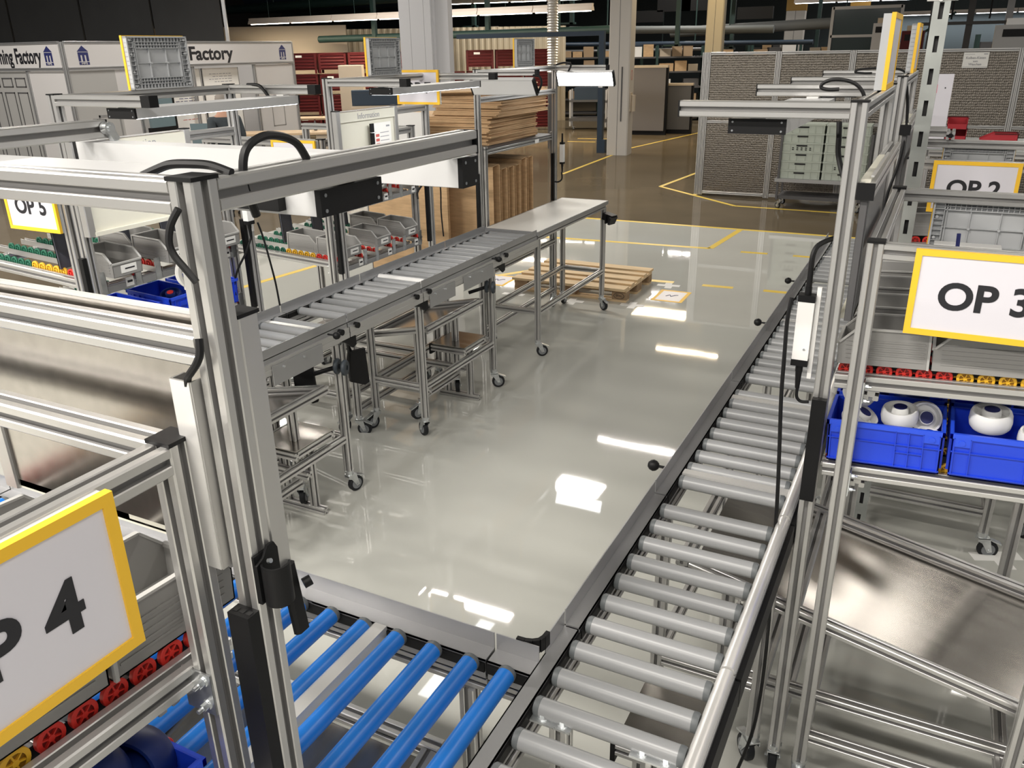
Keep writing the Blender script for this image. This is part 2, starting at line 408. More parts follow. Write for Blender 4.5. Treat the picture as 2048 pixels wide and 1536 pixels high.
def conveyor(label, y0, y1, x_ais, x_in, wr, rollmesh, crossmesh, ys, cross_at, loc, rz, far_guard=False, ledge_in=.04, outer='bar', legs=(), group=None, kn=(), plates=(), fin0=None):
    """local: runs along +Y, x_ais = aisle-side outer edge, x_in = other outer edge"""
    t = thing('roller_conveyor', label, 'conveyor', loc, rz, group)
    s = 1 if x_in > x_ais else -1
    g = .0015
    m = M()   # aisle rail: upright fin + flat ledge + inner web
    m.box(x_ais, x_ais+s*.003, fin0 or y0+g, y1-g, .982, 1.03); m.box(x_ais, x_ais+s*.003, y0+g, y1-g, .915, .986)
    m.box(x_ais, x_ais+s*ledge_in, y0+g, y1-g, .982, .986)
    m.box(x_ais+s*(ledge_in-.003), x_ais+s*ledge_in, y0+g, y1-g, .930, .986)
    m.box(x_ais, x_ais+s*ledge_in, y0+g, y1-g, .930, .933)
    m.build('side_rail', RAILG, t)
    m = M(); m.box(x_ais-s*.012, x_ais, y0+g, y1-g, .905, .960); m.box(x_ais-s*.014, x_ais, y0+g, y1-g, .925, .932); m.build('rail_skirt', ALU, t)
    m = M(); m.box(x_ais+s*ledge_in, x_ais+s*(ledge_in+.006), y0+g, y1-g, .955, .980); m.build('roller_strip', BLACK, t)
    if outer == 'bar':
        x0 = x_in-s*.033
        m = M(); m.sweep([(-.0165, -.05), (.0165, -.05), (.0165, -.006), (.012, .002), (.004, .006), (-.006, .006), (-.0135, .001), (-.0165, -.008)], ((x0+x_in)/2, y0+g, .998), ((x0+x_in)/2, y1-g, .998))
        m.build('guide_rail', ALUB, t, True)
        m = M(); m.box(x_in+s*.001, x_in+s*.0155, y0+g, y1-g, .900, .978); m.build('cable_trough', BLACK, t)
        m = M(); m.box(x_in, x_in+s*.003, y0+g, y1-g, .979, .99); m.build('rail_trim', RAILG, t)
        xr1 = x0
    else:
        m = M(); m.box(x_in-s*.003, x_in, y0+g, y1-g, .915, 1.03); m.box(x_in-s*ledge_in, x_in, y0+g, y1-g, .982, .986)
        m.box(x_in-s*ledge_in, x_in-s*(ledge_in-.003), y0+g, y1-g, .930, .986)
        m.build('side_rail', RAILG, t)
        m = M(); m.box(x_in-s*(ledge_in+.006), x_in-s*ledge_in, y0+g, y1-g, .955, .980); m.build('roller_strip', BLACK, t)
        xr1 = x_in-s*ledge_in
    xc = (x_ais+s*ledge_in+s*.006+xr1)/2
    for y in ys:
        if any(abs(y-c) < .03 for c in cross_at): continue
        inst('roller', rollmesh, t, (xc, y, .9775))
    for c in cross_at: inst('cross_member', crossmesh, t, (xc, c, .992))
    beam('stringer', t, (x_ais+s*.03, y0+g, .905), (x_ais+s*.03, y1-g, .905), .03, .04)
    beam('stringer', t, (x_in-s*.03, y0+g, .905), (x_in-s*.03, y1-g, .905), .03, .04)
    for y in kn: knob(t, (x_ais-s*.01, y, .975), (-s, 0, 0))
    for yc, l in plates:
        m = M(); m.box(x_ais-s*.018, x_ais-s*.014, yc-l/2, yc+l/2, .85, .945)
        p = m.build('sensor_plate', RAILG, t)
        for q in (-.3, .1): M().cyl((x_ais-s*.018, yc+l*q, .925), (x_ais-s*.026, yc+l*q, .925), .006, 8).build('bolt', ZINC, p)
    for (yl, brk) in legs:
        for q, x in enumerate((x_ais+s*.035, x_in-s*.035)):
            beam('leg', t, (x, yl, .14), (x, yl, .885))
            caster(t, x, yl, brk+q*1.7, brake=True)
        beam('cross_bar', t, (x_ais+s*.055, yl, .34), (x_in-s*.055, yl, .34))
    if len(legs) == 2:
        ya, yb = legs[0][0], legs[1][0]
        for x in (x_ais+s*.035, x_in-s*.035): beam('foot_rail', t, (x, ya+.02, .34), (x, yb-.02, .34))
    return t

# right-hand line (runs away from the camera on the right)
def rng(a, b): 
    o = []; y = a
    while y < b: o.append(y); y += .1
    return o
RY = [1.155+.1*k-1.0 for k in range(60)]   # world y minus 1.0
RMOD = [(.0, 1.515, 'grey roller conveyor corner section nearest the camera beside the blue rollers', (), (), ()),
        (1.52, 2.23, 'short grey roller conveyor section just past the corner joint', (), (), ()),
        (2.235, 3.275, 'grey roller conveyor section in front of the OP 3 post with a bright cross plate', (2.410, 3.108), (2.43,), ((2.257, .5), (3.21, 2.2))),
        (3.28, 4.0, 'short grey roller conveyor section between the OP 3 and OP 2 stations', (), (), ()),
        (4.005, 5.04, 'grey roller conveyor section in front of the OP 2 station', (4.205,), (4.16, ), ((4.03, .5), (4.98, 2.2))),
        (5.045, 6.3, 'farthest grey roller conveyor section of the right line', (5.705,), (5.05,), ())]
for y0, y1, lab, cr, kn, lg in RMOD:
    ys = [1.155+.1*k for k in range(-14, 60) if y0+.02 < 1.155+.1*k < y1-.02]
    conveyor(lab, y0, y1, -.648, -.235, .322, RG, CG, ys, cr, (0, 0, 0), 0, outer='bar', legs=lg, kn=kn, fin0=1.405 if y0 == 0 else None)
# bracket plates and legs under the corner
t = [o for o in COL.objects if o.name == 'roller_conveyor'][0]
for x0, x1 in ((-.600, -.508), (-.378, -.283)):
    m = M(); m.box(x0, x1, 1.222, 1.262, .962, .967); p = m.build('leg_bracket', ZINC, t)
    for x in (x0+.024, x1-.022):
        q = M(); q.cyl((x, 1.242, .967), (x, 1.242, .970), .014, 16); q.cyl((x, 1.242, .970), (x, 1.242, .976), .010, 6); q.cyl((x, 1.242, .976), (x, 1.242, .982), .0045, 10)
        q.build('bolt', ZINC, p, True)
for x in (-.535, -.325):
    beam('leg', t, (x, 1.242, .14), (x, 1.242, .962)); caster(t, x, 1.242, 1.0, brake=True)
beam('cross_bar', t, (-.515, 1.242, .30), (-.345, 1.242, .30))
# corner guard pieces
cg = [(-.705, 1.3755), (-.685, 1.376), (-.668, 1.381), (-.655, 1.391), (-.650, 1.405), (-.6485, 1.425)]
m = M()
for p, q in zip(cg[:-1], cg[1:]): m.bar((*p, 1.016), (*q, 1.016), .010, .036)
m.build('corner_guard', BLACK, t, True)

# front line with blue rollers: local +Y -> world -X
BMOD = [(.645, .757, 'corner stub of the blue roller conveyor with one roller at the grey line', (), ()),
        (.760, 1.775, 'blue roller conveyor section in front of the OP 4 post with a bright cross plate', (1.055,), ()),
        (1.780, 2.55, 'blue roller conveyor section behind the OP 4 grey bins on the left', (), ()),
        (2.555, 3.10, 'blue roller conveyor end section at the far left edge', (), ())]
for a, b, lab, cr, kn in BMOD:
    ys = [.695+.1*k for k in range(0, 25) if a+.02 < .695+.1*k < b-.02]
    if a < .7: ys = [.700]
    conveyor(lab, a, b, 1.372, .722, .543, RB, CBL, ys, cr, (0, 0, 0), PI/2, outer='flat', ledge_in=.05, legs=(() if a < .7 or a > 2.5 else ((a+.055, .7), (b-.06, 2.3))))

# left-hand line
LMOD = [(2.235, 3.27, 'grey roller conveyor section of the left line nearest the OP 4 post', (3.06,), (3.10,), ((2.29, 2.5), (3.21, 1.3)), ((2.86, .36),)),
        (3.275, 3.985, 'short grey roller conveyor section of the left line with two clamp joints', (), (), (), ()),
        (3.99, 5.0, 'grey roller conveyor section of the left line with white roller and low step tray', (4.165,), (4.86,), ((4.0, 2.6), (4.92, .6)), ((4.2, .3), (4.66, .4))),
        (5.005, 5.60, 'grey roller conveyor section of the left line meeting the white table', (5.0,), (), (), ())]
for i, (a, b, lab, cr, kn, lg, pl) in enumerate(LMOD):
    ys = [3.36+.1*k for k in range(-13, 25) if a+.02 < 3.36+.1*k < b-.02]
    t = conveyor(lab, a, b, -2.64, -3.088, .322, RG, CG, ys, (3.11,) if i == 0 else (), (0, 0, 0), 0, outer='flat', ledge_in=.045, legs=lg, kn=kn, plates=pl)
    if i == 2:
        M().cyl((-2.70, 4.115, .985), (-3.03, 4.115, .985), .021, 16).build('white_roller', WHITE, t, True)['label'] = 'white roller'
    # clamp joint at the near end
    if i > 0:
        m = M(); m.box(-2.662, -2.655, a-.06, a+.05, .875, .975); p = m.build('joint_plate', ZINC, t)
        for y in (a-.075, a+.06):
            M().cyl((-2.615, y, .955), (-2.65, y, .955), .016, 12).build('clamp_knob', BLACK, p, True)
        m = M(); m.prism([(-.06, .0), (.05, .0), (.05, -.05), (.02, -.06), (-.03, -.02)], (-2.632, a, .90), (0, 1, 0), (0, 0, 1), (-.012, 0, 0)); m.build('support_bracket', BLACK, p)
# white transfer table
t = thing('transfer_table', 'white laminate table on casters at the end of the left roller line', 'table', (-2.86, 6.36, 0))
m = M(); m.box(-.22, .22, -.755, .74, .985, 1.012); m.build('tabletop', WHITEL, t)
m = M(); 
for a, b in (((-.225, -.757), (.225, -.757)), ((.225, -.757), (.225, .742)), ((.225, .742), (-.225, .742)), ((-.225, .742), (-.225, -.757))):
    m.bar((*a, .998), (*b, .998), .008, .030)
m.build('edge_band', RAILG, t)
for x in (-.2, .2):
    beam('side_beam', t, (x, -.74, .965), (x, .72, .965)); beam('low_rail', t, (x, -.69, .37), (x, .68, .37))
    for y, r in ((-.71, .6), (.70, -.5)):
        beam('leg', t, (x, y, .14), (x, y, .945)); caster(t, x, y, r if x > 0 else r+2)
for y in (-.71, .70):
    beam('end_beam', t, (-.18, y, .965), (.18, y, .965)); beam('cross_bar', t, (-.18, y, .37), (.18, y, .37))
m = M(); m.prism([(-.055, 0), (.055, 0), (.055, -.075), (-.055, -.075)], (.26, .66, .905), (.25, .97, 0), (0, 0, 1), (.012, -.003, 0))
m.prism([(-.055, 0), (.055, 0), (.045, -.07), (-.045, -.07)], (.31, .64, .89), (.25, .97, 0), (.35, -.1, .94), (.02, -.006, -.004)); m.bar((.22, .68, .89), (.32, .65, .87), .08, .06)
m.build('hanging_cup', BLACK, t)

# step trays and return chutes under the lines
def tray(label, loc, rz=0):
    t = thing('step_tray', label, 'tray', loc, rz)
    m = M(); m.box(-.13, .13, -.15, .15, .43, .436); m.build('tray_plate', STEEL, t)
    for a, b in (((-.13, -.14), (.13, -.14)), ((-.13, .14), (.13, .14))): beam('tray_edge', t, (*a, .405), (*b, .405))
    for x in (-.11, .11): beam('tray_edge', t, (x, -.12, .405), (x, .12, .405))
    beam('tray_post', t, (-.1, 0, .04), (-.1, 0, .385)); beam('tray_post', t, (.08, 0, .04), (.08, 0, .385)); beam('tray_foot', t, (-.17, 0, .02), (.15, 0, .02))
    m = M(); m.box(-.145, -.13, -.16, -.10, .36, .43); m.build('end_cap', BLACK, t)
    return t
tray('steel step tray on a low frame under the near left conveyor section', (-2.80, 2.96, 0))
tray('steel step tray on a low frame under the left conveyor near the white table', (-2.80, 4.66, 0))
tray('steel step tray on a low frame under the right conveyor beside OP 3', (-.45, 1.90, 0))

def foot_valve(label, loc):
    t = thing('hold_down_knob', label, 'knob', loc)
    m = M()
    for x in (0, -.05):
        m.lathe([(.0, -.012), (.036, -.012), (.042, -.006), (.042, .006), (.036, .012), (.014, .012), (.014, .004), (.0, .004)], (x, 0, 0), (1, .35, 0), 20)
    m.build('disc', mat('slate_plastic', (.035, .045, .055), .5), t, True)
    M().cyl((-.05, -.02, 0), (-.16, -.06, -.04), .012, 10).build('shaft', BLACK, t, True)
    return t
foot_valve('dark round twin disc knob on the near left conveyor leg', (-2.60, 3.17, .775))
foot_valve('dark round disc knob on the left conveyor leg near the white table', (-2.615, 4.84, .78))
def wedge(label, loc, rz):
    t = thing('rubber_wedge', label, 'wedge', loc, rz)
    m = M(); m.prism([(-.05, 0), (.05, 0), (.06, -.2), (.03, -.21), (-.055, -.17), (-.06, -.05), (-.04, .05), (-.052, .05)], (0, 0, 0), (1, 0, 0), (0, 0, 1), (0, .02, 0)); m.build('plate', BLACK, t)
    return t
wedge('black curved plate hanging under the near left conveyor beside its leg', (-2.82, 3.10, .77), .4)
wedge('black wedge plate hanging behind the near left conveyor leg', (-2.66, 3.36, .80), 1.2)

def chute(label, loc, rz, L0=-.50, L1=.75, half=.36, z0=.72, slope=-.21):
    t = thing('return_chute', label, 'chute', loc, rz)
    z1 = z0+slope*(L1-L0)
    for s in (-1, 1): beam('chute_rail', t, (L0, s*half, z0-.02), (L1, s*half, z1-.02))
    m = M(); m.bar((L0+.01, 0, z0-.035), (L1-.01, 0, z1-.035), half*2-.045, .003); m.build('chute_panel', STEEL, t)
    beam('end_rail', t, (L0-.02, -half-.02, z0-.02), (L0-.02, half+.02, z0-.02))
    zc = lambda x: z0+slope*(x-L0)
    for x in (L0+.12, L1-.25):
        for s in (-1, 1): beam('chute_leg', t, (x, s*(half-.10), .26), (x, s*(half-.10), zc(x)-.06))
    for s in (-1, 1): beam('base_rail', t, (L0+.05, s*(half-.10), .24), (L1-.05, s*(half-.10), .24))
    for x in (L0+.10, L1-.12): beam('base_cross', t, (x, -half+.12, .2), (x, half-.12, .2))
    for x in (L0+.12, L1-.14):
        for s in (-1, 1): caster(t, x, s*(half-.10), 1.1*s, top=.18)
    return t
chute('sloping steel return chute under the right rack nearest the camera', (-.02, 2.64, 0), 0, L0=-.52, L1=.78, half=.33)
chute('sloping steel return chute under the farther right rack past the slotted upright', (-.02, 4.45, 0), 0, L0=-.52, L1=.78, half=.33)
chute('sloping steel return chute with end rail below the near left conveyor', (-3.24, 2.70, 0), PI, L0=-.59, L1=.78, half=.32)
chute('sloping steel return chute behind the legs of the left conveyor with the white roller', (-3.24, 4.40, 0), PI, L0=-.55, L1=.78, half=.33)
chute('sloping steel return chute under the OP 4 rack below the blue rollers', (-1.25, .66, 0), -PI/2, L0=-.60, L1=.70)

# ------------------------------------------------------------------ workstation frames (local: conveyor towards -X, origin on the floor between the tall posts)
def station(label, loc, rz, hy, arm, capl=.004, sl=(0, -1, 1.07, 1.385), sls=0, bx=.041):
    t = thing('workstation_frame', label, 'workstation', loc, rz)
    for s in (-1, 1):
        beam('post', t, (0, s*hy, .10), (0, s*hy, 2.158)); cap(t, (0, s*hy, 2.160), (.042, .042, .005))
        beam('arm', t, (-.020, s*hy, 2.138), (-arm+capl, s*hy, 2.138)); cap(t, (-arm+capl/2, s*hy, 2.138), (capl, .041, .041))
        fx, fy, z0, z1 = sl
        if s*sls > 0 or sls == 0:
            m = M(); hw = .012 if rz == PI else .019; cx, cy = fx*.031, s*hy+fy*.031
            m.box(cx-(.011 if fx else hw), cx+(.011 if fx else hw), cy-(.011 if fy else hw), cy+(.011 if fy else hw), z0, z1)
            p = m.build('sleeve', BLACK, t); m = M()
            for q in (-hw*.62, 0, hw*.62): m.box(cx+(0 if fx else q)-.004, cx+(0 if fx else q)+.004, cy+(0 if fy else q)-.004, cy+(0 if fy else q)+.004, z1, z1+.0006)
            m.build('slot_hole', DARK, p)
    beam('top_beam', t, (0, -hy+.02, 2.138), (0, hy-.02, 2.138))
    bx = bx if rz == 0 else 0
    beam('board_beam', t, (bx, -hy+(.02 if not bx else -.018), 1.948), (bx, hy-(.02 if not bx else -.018), 1.948))
    if bx: cap(t, (bx, -hy-.021, 1.948), (.042, .006, .042))
    beam('low_beam', t, (0, -hy+.02, .62), (0, hy-.02, .62))
    beam('foot_beam', t, (0, -hy+.02, .16), (0, hy-.02, .16))
    for s in (-1, 1): caster(t, 0, s*hy, .9*s+2.6, top=.12)
    return t
ST = {'OP 3': ((-.198, 2.77, 0), 0, .50, .447), 'OP 2': ((-.198, 4.50, 0), 0, .50, .447), 'OP 4': ((-1.255, .70, 0), -PI/2, .485, .645, .004, (1, 0, 1.15, 1.573), 1),
      'OP 5': ((-3.11, 2.68, 0), PI, .46, .54, .045, (0, 1, 1.06, 1.52), 0), 'OP 6': ((-3.11, 4.375, 0), PI, .495, .54, .045, (0, 1, 1.06, 1.56), 0), 'OP 7': ((-3.13, 6.32, 0), PI, .70, .50, .02, (0, 1, 1.0, 1.42), 0)}
SL = {'OP 3': 'tall station frame with the white adapter box on its post, right of the grey line',
      'OP 2': 'tall aluminium station frame at the OP 2 rack beyond OP 3', 'OP 4': 'tall station frame in the left foreground with steel back sheet and black cup',
      'OP 5': 'tall aluminium station frame at OP 5 behind the left conveyor', 'OP 6': 'tall aluminium station frame at OP 6 with the Information board',
      'OP 7': 'aluminium packing station frame at the cardboard stack by the white table'}
STN = {k: station(SL[k], *v) for k, v in ST.items()}
def W(k, x, y, z):
    (lx, ly, lz), rz, hy, arm = ST[k][:4]
    return (lx+x*math.cos(rz)-y*math.sin(rz), ly+x*math.sin(rz)+y*math.cos(rz), z)

# information boards between the tall posts, face towards the conveyor
def board(k, label, binder=False, side=1, W_=.57, off=-.040, fm=None):
    (lx, ly, lz), rz, hy, arm = ST[k][:4]
    yc = side*(hy-W_/2)
    t = thing('information_board', label, 'board', W(k, off, yc, 1.612), rz)
    w = W_/2
    m = M(); m.box(.008, .012, -w, w, .0, .365 if not fm else .33); m.build('back_sheet', STEEL if not fm else mat('shaded_back_sheet', (.16, .16, .165), .35, .5), t)  # with fm set, shade on the sheet is put into a darker colour
    m = M(); m.box(-.004, .008, -w+.012, w-.012, .012, .31); m.build('board_face', CREAM, t)
    m = M(); m.box(-.016, .008, -w+.01, w-.01, .31, .362); h = m.build('header', CREAM, t)
    tx = text('lettering', 'Information', .046, INKG, h, (-.0165, 0, .335), -PI/2); tx['label'] = 'word Information'
    for s in (-1, 1):
        m = M(); q = .5 if fm else 1; m.bar((0, s*w, -.004), (0, s*w, .372 if not fm else .34), .034*q, .036*q, up=(1, 0, 0), c=.003*q); f = m.build('side_frame', fm or ALU, t)
        if fm: continue
        m = M(); m.box(-.019, .019, s*w-.018, s*w+.018, .372, .377); m.build('end_cap', BLACK, f)
    m = M(); m.box(-.022, .012, -w+.012, w-.012, -.004, .012); m.build('bottom_ledge', CREAM, t)
    m = M(); m.box(.006, .0135, -w+.02, w-.02, .366, .371); m.build('top_trim', ALUB, t)
    if binder:
        b = thing('ring_binder_sheet', 'printed sheet in a ring holder hanging on the Information board', 'sheet', W(k, -.070, yc-.10, 1.65), rz)
        m = M(); m.box(-.003, 0, -.095, .08, 0, .25); m.build('sheet', PAPER, b)
        m = M(); m.box(-.005, .006, .08, .11, 0, .25); m.build('spine', BLACK, b)
        for z in (.05, .2):
            m = M(); m.tube([(-.004, .07, z), (-.018, .085, z), (-.024, .105, z), (-.014, .12, z), (-.002, .115, z)], .002, 6, 3); m.build('ring', ZINC, b)
        m = M()
        for i in range(6): m.box(-.0036, -.003, .03, .065, .17-.026*i, .186-.026*i)
        m.build('print_block', INKR, b)
        m = M()
        for i in range(8): m.box(-.0036, -.003, -.07, .02, .19-.023*i, .194-.023*i)
        m.box(-.0036, -.003, -.08, -.045, .222, .232); m.build('print_line', INKG, b)
    return t
board('OP 4', 'steel backed information board of OP 4 seen from behind')
board('OP 5', 'bright information board with cream header behind the OP 4 beam')
board('OP 6', 'cream Information board between the OP 6 posts with ring binder sheet', True)
board('OP 3', 'narrow side of an information board right behind the post with the white adapter box', side=-1, off=.040, fm=DGREY)  # right-hand boards: dark frame and sheet colours stand for their shade
board('OP 2', 'narrow side of an information board farther away at the slotted upright', side=-1, off=.040, fm=DGREY)

# ------------------------------------------------------------------ sign lids
def lid_back():
    m = M(); w, h = .16, .21
    m.box(-w, w, .008, .011, 0, h)
    for z0, z1 in ((0, .006), (h-.006, h)): m.box(-w, w, .010, .030, z0, z1)
    for x0, x1 in ((-w, -w+.006), (w-.006, w)): m.box(x0, x1, .010, .030, 0, h)
    a, b = .125, .165
    for x in (-a, -a+.008, a-.008, a): m.box(x-.0013, x+.0013, .010, .024, .025, h-.025)
    for z in (.022, .034, .046, h-.046, h-.034, h-.022): m.box(-a, a, .010, .024, z-.0013, z+.0013)
    for i in range(17):
        x = -a+2*a*i/16
        for z0, z1 in ((.022, .046), (h-.046, h-.022)): m.box(x-.001, x+.001, .010, .022, z0, z1)
    for i in range(12):
        z = .008+i*(h-.016)/11
        for s in (-1, 1): m.box(s*a, s*w, .010, .026, z-.001, z+.001)
    for i in range(18):
        x = -w+.01+i*(2*w-.02)/17
        for z0, z1 in ((0, .02), (h-.02, h)): m.box(x-.001, x+.001, .010, .026, z0, z1)
    for x in (-.045, .045): m.box(x-.0013, x+.0013, .010, .020, .046, h-.046)
    m.box(-a, a, .010, .020, h/2-.0013, h/2+.0013)
    for x in (-.045, .045): m.cyl((x, .010, h/2), (x, .028, h/2), .0045, 10)
    for x in (-w+.015, w-.015):
        for z in (.015, .07, h-.07, h-.015): m.cyl((x, .010, z), (x, .030, z), .005, 8)
    return m.mesh('lid', LIDG)
LIDB = lid_back()
def frame_mesh():
    m = M(); w, h, b = .163, .213, .015
    m.prism([(-w, 0), (w, 0), (w-b, b), (-w+b, b)], (0, -.004, 0), (1, 0, 0), (0, 0, 1), (0, .012, 0))
    m.prism([(-w, h), (-w+b, h-b), (w-b, h-b), (w, h)], (0, -.004, 0), (1, 0, 0), (0, 0, 1), (0, .012, 0))
    for s in (-1, 1): m.prism([(s*w, 0), (s*w, h), (s*(w-b), h-b), (s*(w-b), b)], (0, -.004, 0), (1, 0, 0), (0, 0, 1), (0, .012, 0))
    return m.mesh('frame', YELLOW)
FRM = frame_mesh()
CRD = M().box(-.148, .148, -.001, .004, .014, .199).mesh('card', CARD)
def sign(label, loc, rz, txt=None, tilt=0.0):
    t = thing('station_sign', label, 'sign', loc, rz)
    t.rotation_euler = (tilt, 0, rz)
    inst('frame', FRM, t); inst('card', CRD, t); inst('lid', LIDB, t)
    if txt: text('lettering', txt, .092, INK, t, (0, -.0016, .1), thick=.0026, stretch=1.04)
    return t
sign('yellow framed sign reading OP 3 on the front of the right rack', (.142, 2.197, 1.615), 0, 'OP 3')
sign('yellow framed sign reading OP 2 behind the OP 3 rack', (.135, 3.985, 1.615), 0, 'OP 2')
sign('yellow framed sign reading OP 4 in the lower left corner', (-.800, .372, 1.613), PI/2, 'OP 4')
sign('yellow framed sign reading OP 5 below the long beam at the left', (-3.385, 2.20, 1.612), 0, 'OP 5')
sign('yellow framed sign of OP 6 half hidden behind the OP 4 lamp', (-3.385, 3.86, 1.612), 0, 'OP 6')
sign('yellow framed sign with OP letters half hidden behind a lamp near the cardboard', (-3.14, 4.842, 1.966), 0, 'OP 7')
sign('large grey ribbed sign back hanging just above the OP 3 sign', (.16, 3.184, 1.60), PI)
sign('smaller grey ribbed sign back hanging above the OP 2 sign', (.16, 4.924, 1.60), PI)
sign('ribbed grey lid standing on the OP 5 top beam, largest of the left lids', (-3.10, 2.725, 2.159), -PI/2)
sign('ribbed grey lid standing on the OP 6 top beam before the red containers', (-3.10, 4.405, 2.159), -PI/2)
sign('ribbed grey lid standing on the OP 7 top beam, smallest of the left lids', (-3.10, 6.33, 2.159), -PI/2)
sign('larger yellow edged lid seen edge on above the right-hand posts', (-.185, 2.98, 2.159), PI/2)
sign('smaller yellow edged lid seen edge on right beside the slotted upright', (-.185, 4.62, 2.159), PI/2)

# ------------------------------------------------------------------ LED lamps
def lamp(label, loc, rz=0, L=.94, w=.145, h=.036, tilt=0.0, lit=False, clip=True, box=True):
    t = thing('led_lamp', label, 'lamp', loc); t.rotation_euler = (tilt, 0, rz)
    m = M(); m.sweep([(-w/2, h/2), (w/2, h/2), (w/2, -h/2), (w/2-.006, -h/2), (w/2-.006, -h/2+.003), (-w/2+.006, -h/2+.003), (-w/2+.006, -h/2), (-w/2, -h/2)], (-L/2, 0, 0), (L/2, 0, 0), up=(0, 0, 1))
    m.build('lamp_body', LAMPB, t)
    m = M(); m.box(-L/2+.002, L/2-.002, -w/2+.007, w/2-.007, -h/2-.002, -h/2+.0025); d = m.build('diffuser', LEDON if lit else LEDOFF, t)
    for s in (-1, 1):
        m = M(); m.box(s*L/2, s*(L/2+.010), -w/2-.001, w/2+.001, -h/2-.001, h/2+.001); e = m.build('end_cap', BLACK, t)
        q = M()
        for y in (-w/2+.01, w/2-.01):
            for z in (-h/2+.007, h/2-.007): q.cyl((s*(L/2+.010), y, z), (s*(L/2+.011), y, z), .0028, 8)
        q.build('screw', HUBG, e)
    if clip:
        for x in (-L/2+.02, L/2-.02):
            m = M(); m.box(x-.02, x+.02, -.02, .02, h/2, h/2+.006); m.build('clip', ALUB, t)
    return t
    return t
lamp('LED lamp bar under the nearest right-hand arm before the green grey crates', (-.443, 2.78, 2.094), -PI/2, .98)
lamp('LED lamp bar under the farther pair of right-hand arms', (-.443, 4.50, 2.094), -PI/2, .98)
t = lamp('LED lamp bar under the big left foreground arm with black screwed end cap', (-1.27, .99, 2.094), 0, .99)
m = M(); m.box(.34, .44, -.088, -.0725, -.012, .012); m.box(.29, .34, -.084, -.074, -.006, .008); m.build('connector', BLACK, t)
lamp('long white tilted LED lamp at the tips of the OP 4 arms', (-1.275, 1.328, 2.0865), 0, 1.015, .055, .050, clip=False)
lamp('lit silver LED lamp bar above the bright information board', (-2.755, 2.68, 2.094), PI/2, .90, lit=True)
lamp('lit silver LED lamp bar before the cardboard and the ring binder sheet', (-2.755, 4.375, 2.094), PI/2, .97, lit=True)
lamp('unlit tilted LED lamp above the cardboard stack', (-2.86, 5.52, 2.05), 0, .50, .125, .034, tilt=-.95)
lamp('glowing LED lamp at the far end of the packing station', (-2.80, 6.92, 2.055), 0, .50, .125, .034, tilt=-1.15, lit=True)
# hinge at the far OP 4 arm tip
m = M(); m.cyl((-1.718, 1.335, 2.140), (-1.700, 1.335, 2.140), .014, 16); m.bar((-1.708, 1.335, 2.142), (-1.708, 1.350, 2.112), .014, .018); m.cyl((-1.700, 1.335, 2.140), (-1.696, 1.335, 2.140), .007, 12)
tag(m.build('lamp_hinge', ZINC, None, True), 'round zinc hinge joint at the tip of the far OP 4 arm', 'hinge')

# ------------------------------------------------------------------ flow racks
def wheel_mesh(m, dark):
    q = M(); r = .0205
    q.lathe([(.002, -.0005), (.0135, -.0005), (.0135, -.0045), (r-.001, -.0045), (r, -.0035), (r, .0035), (r-.001, .0045), (.0135, .0045), (.0135, .0005), (.002, .0005)], (0, 0, 0), (0, 1, 0), 22, [1, 1, 0, 0, 0, 0, 0, 1, 1])
    q.cyl((0, -.0045, 0), (0, .0045, 0), .005, 8)
    for i in range(6):
        a = i*PI/3+.3; q.bar((.004*math.cos(a), 0, .004*math.sin(a)), (.0138*math.cos(a), 0, .0138*math.sin(a)), .0022, .008, up=(0, 1, 0))
    return q.mesh('track_wheel', [m, dark], True)
WR, WY, WG = wheel_mesh(REDW, mat('red_wheel_web_shade', (.22, .012, .01), .5)), wheel_mesh(YELW, mat('yellow_wheel_web_shade', (.32, .16, .01), .5)), wheel_mesh(GRNW, mat('green_wheel_web_shade', (.008, .05, .03), .5))  # web colours darkened to put recess shade into the wheels
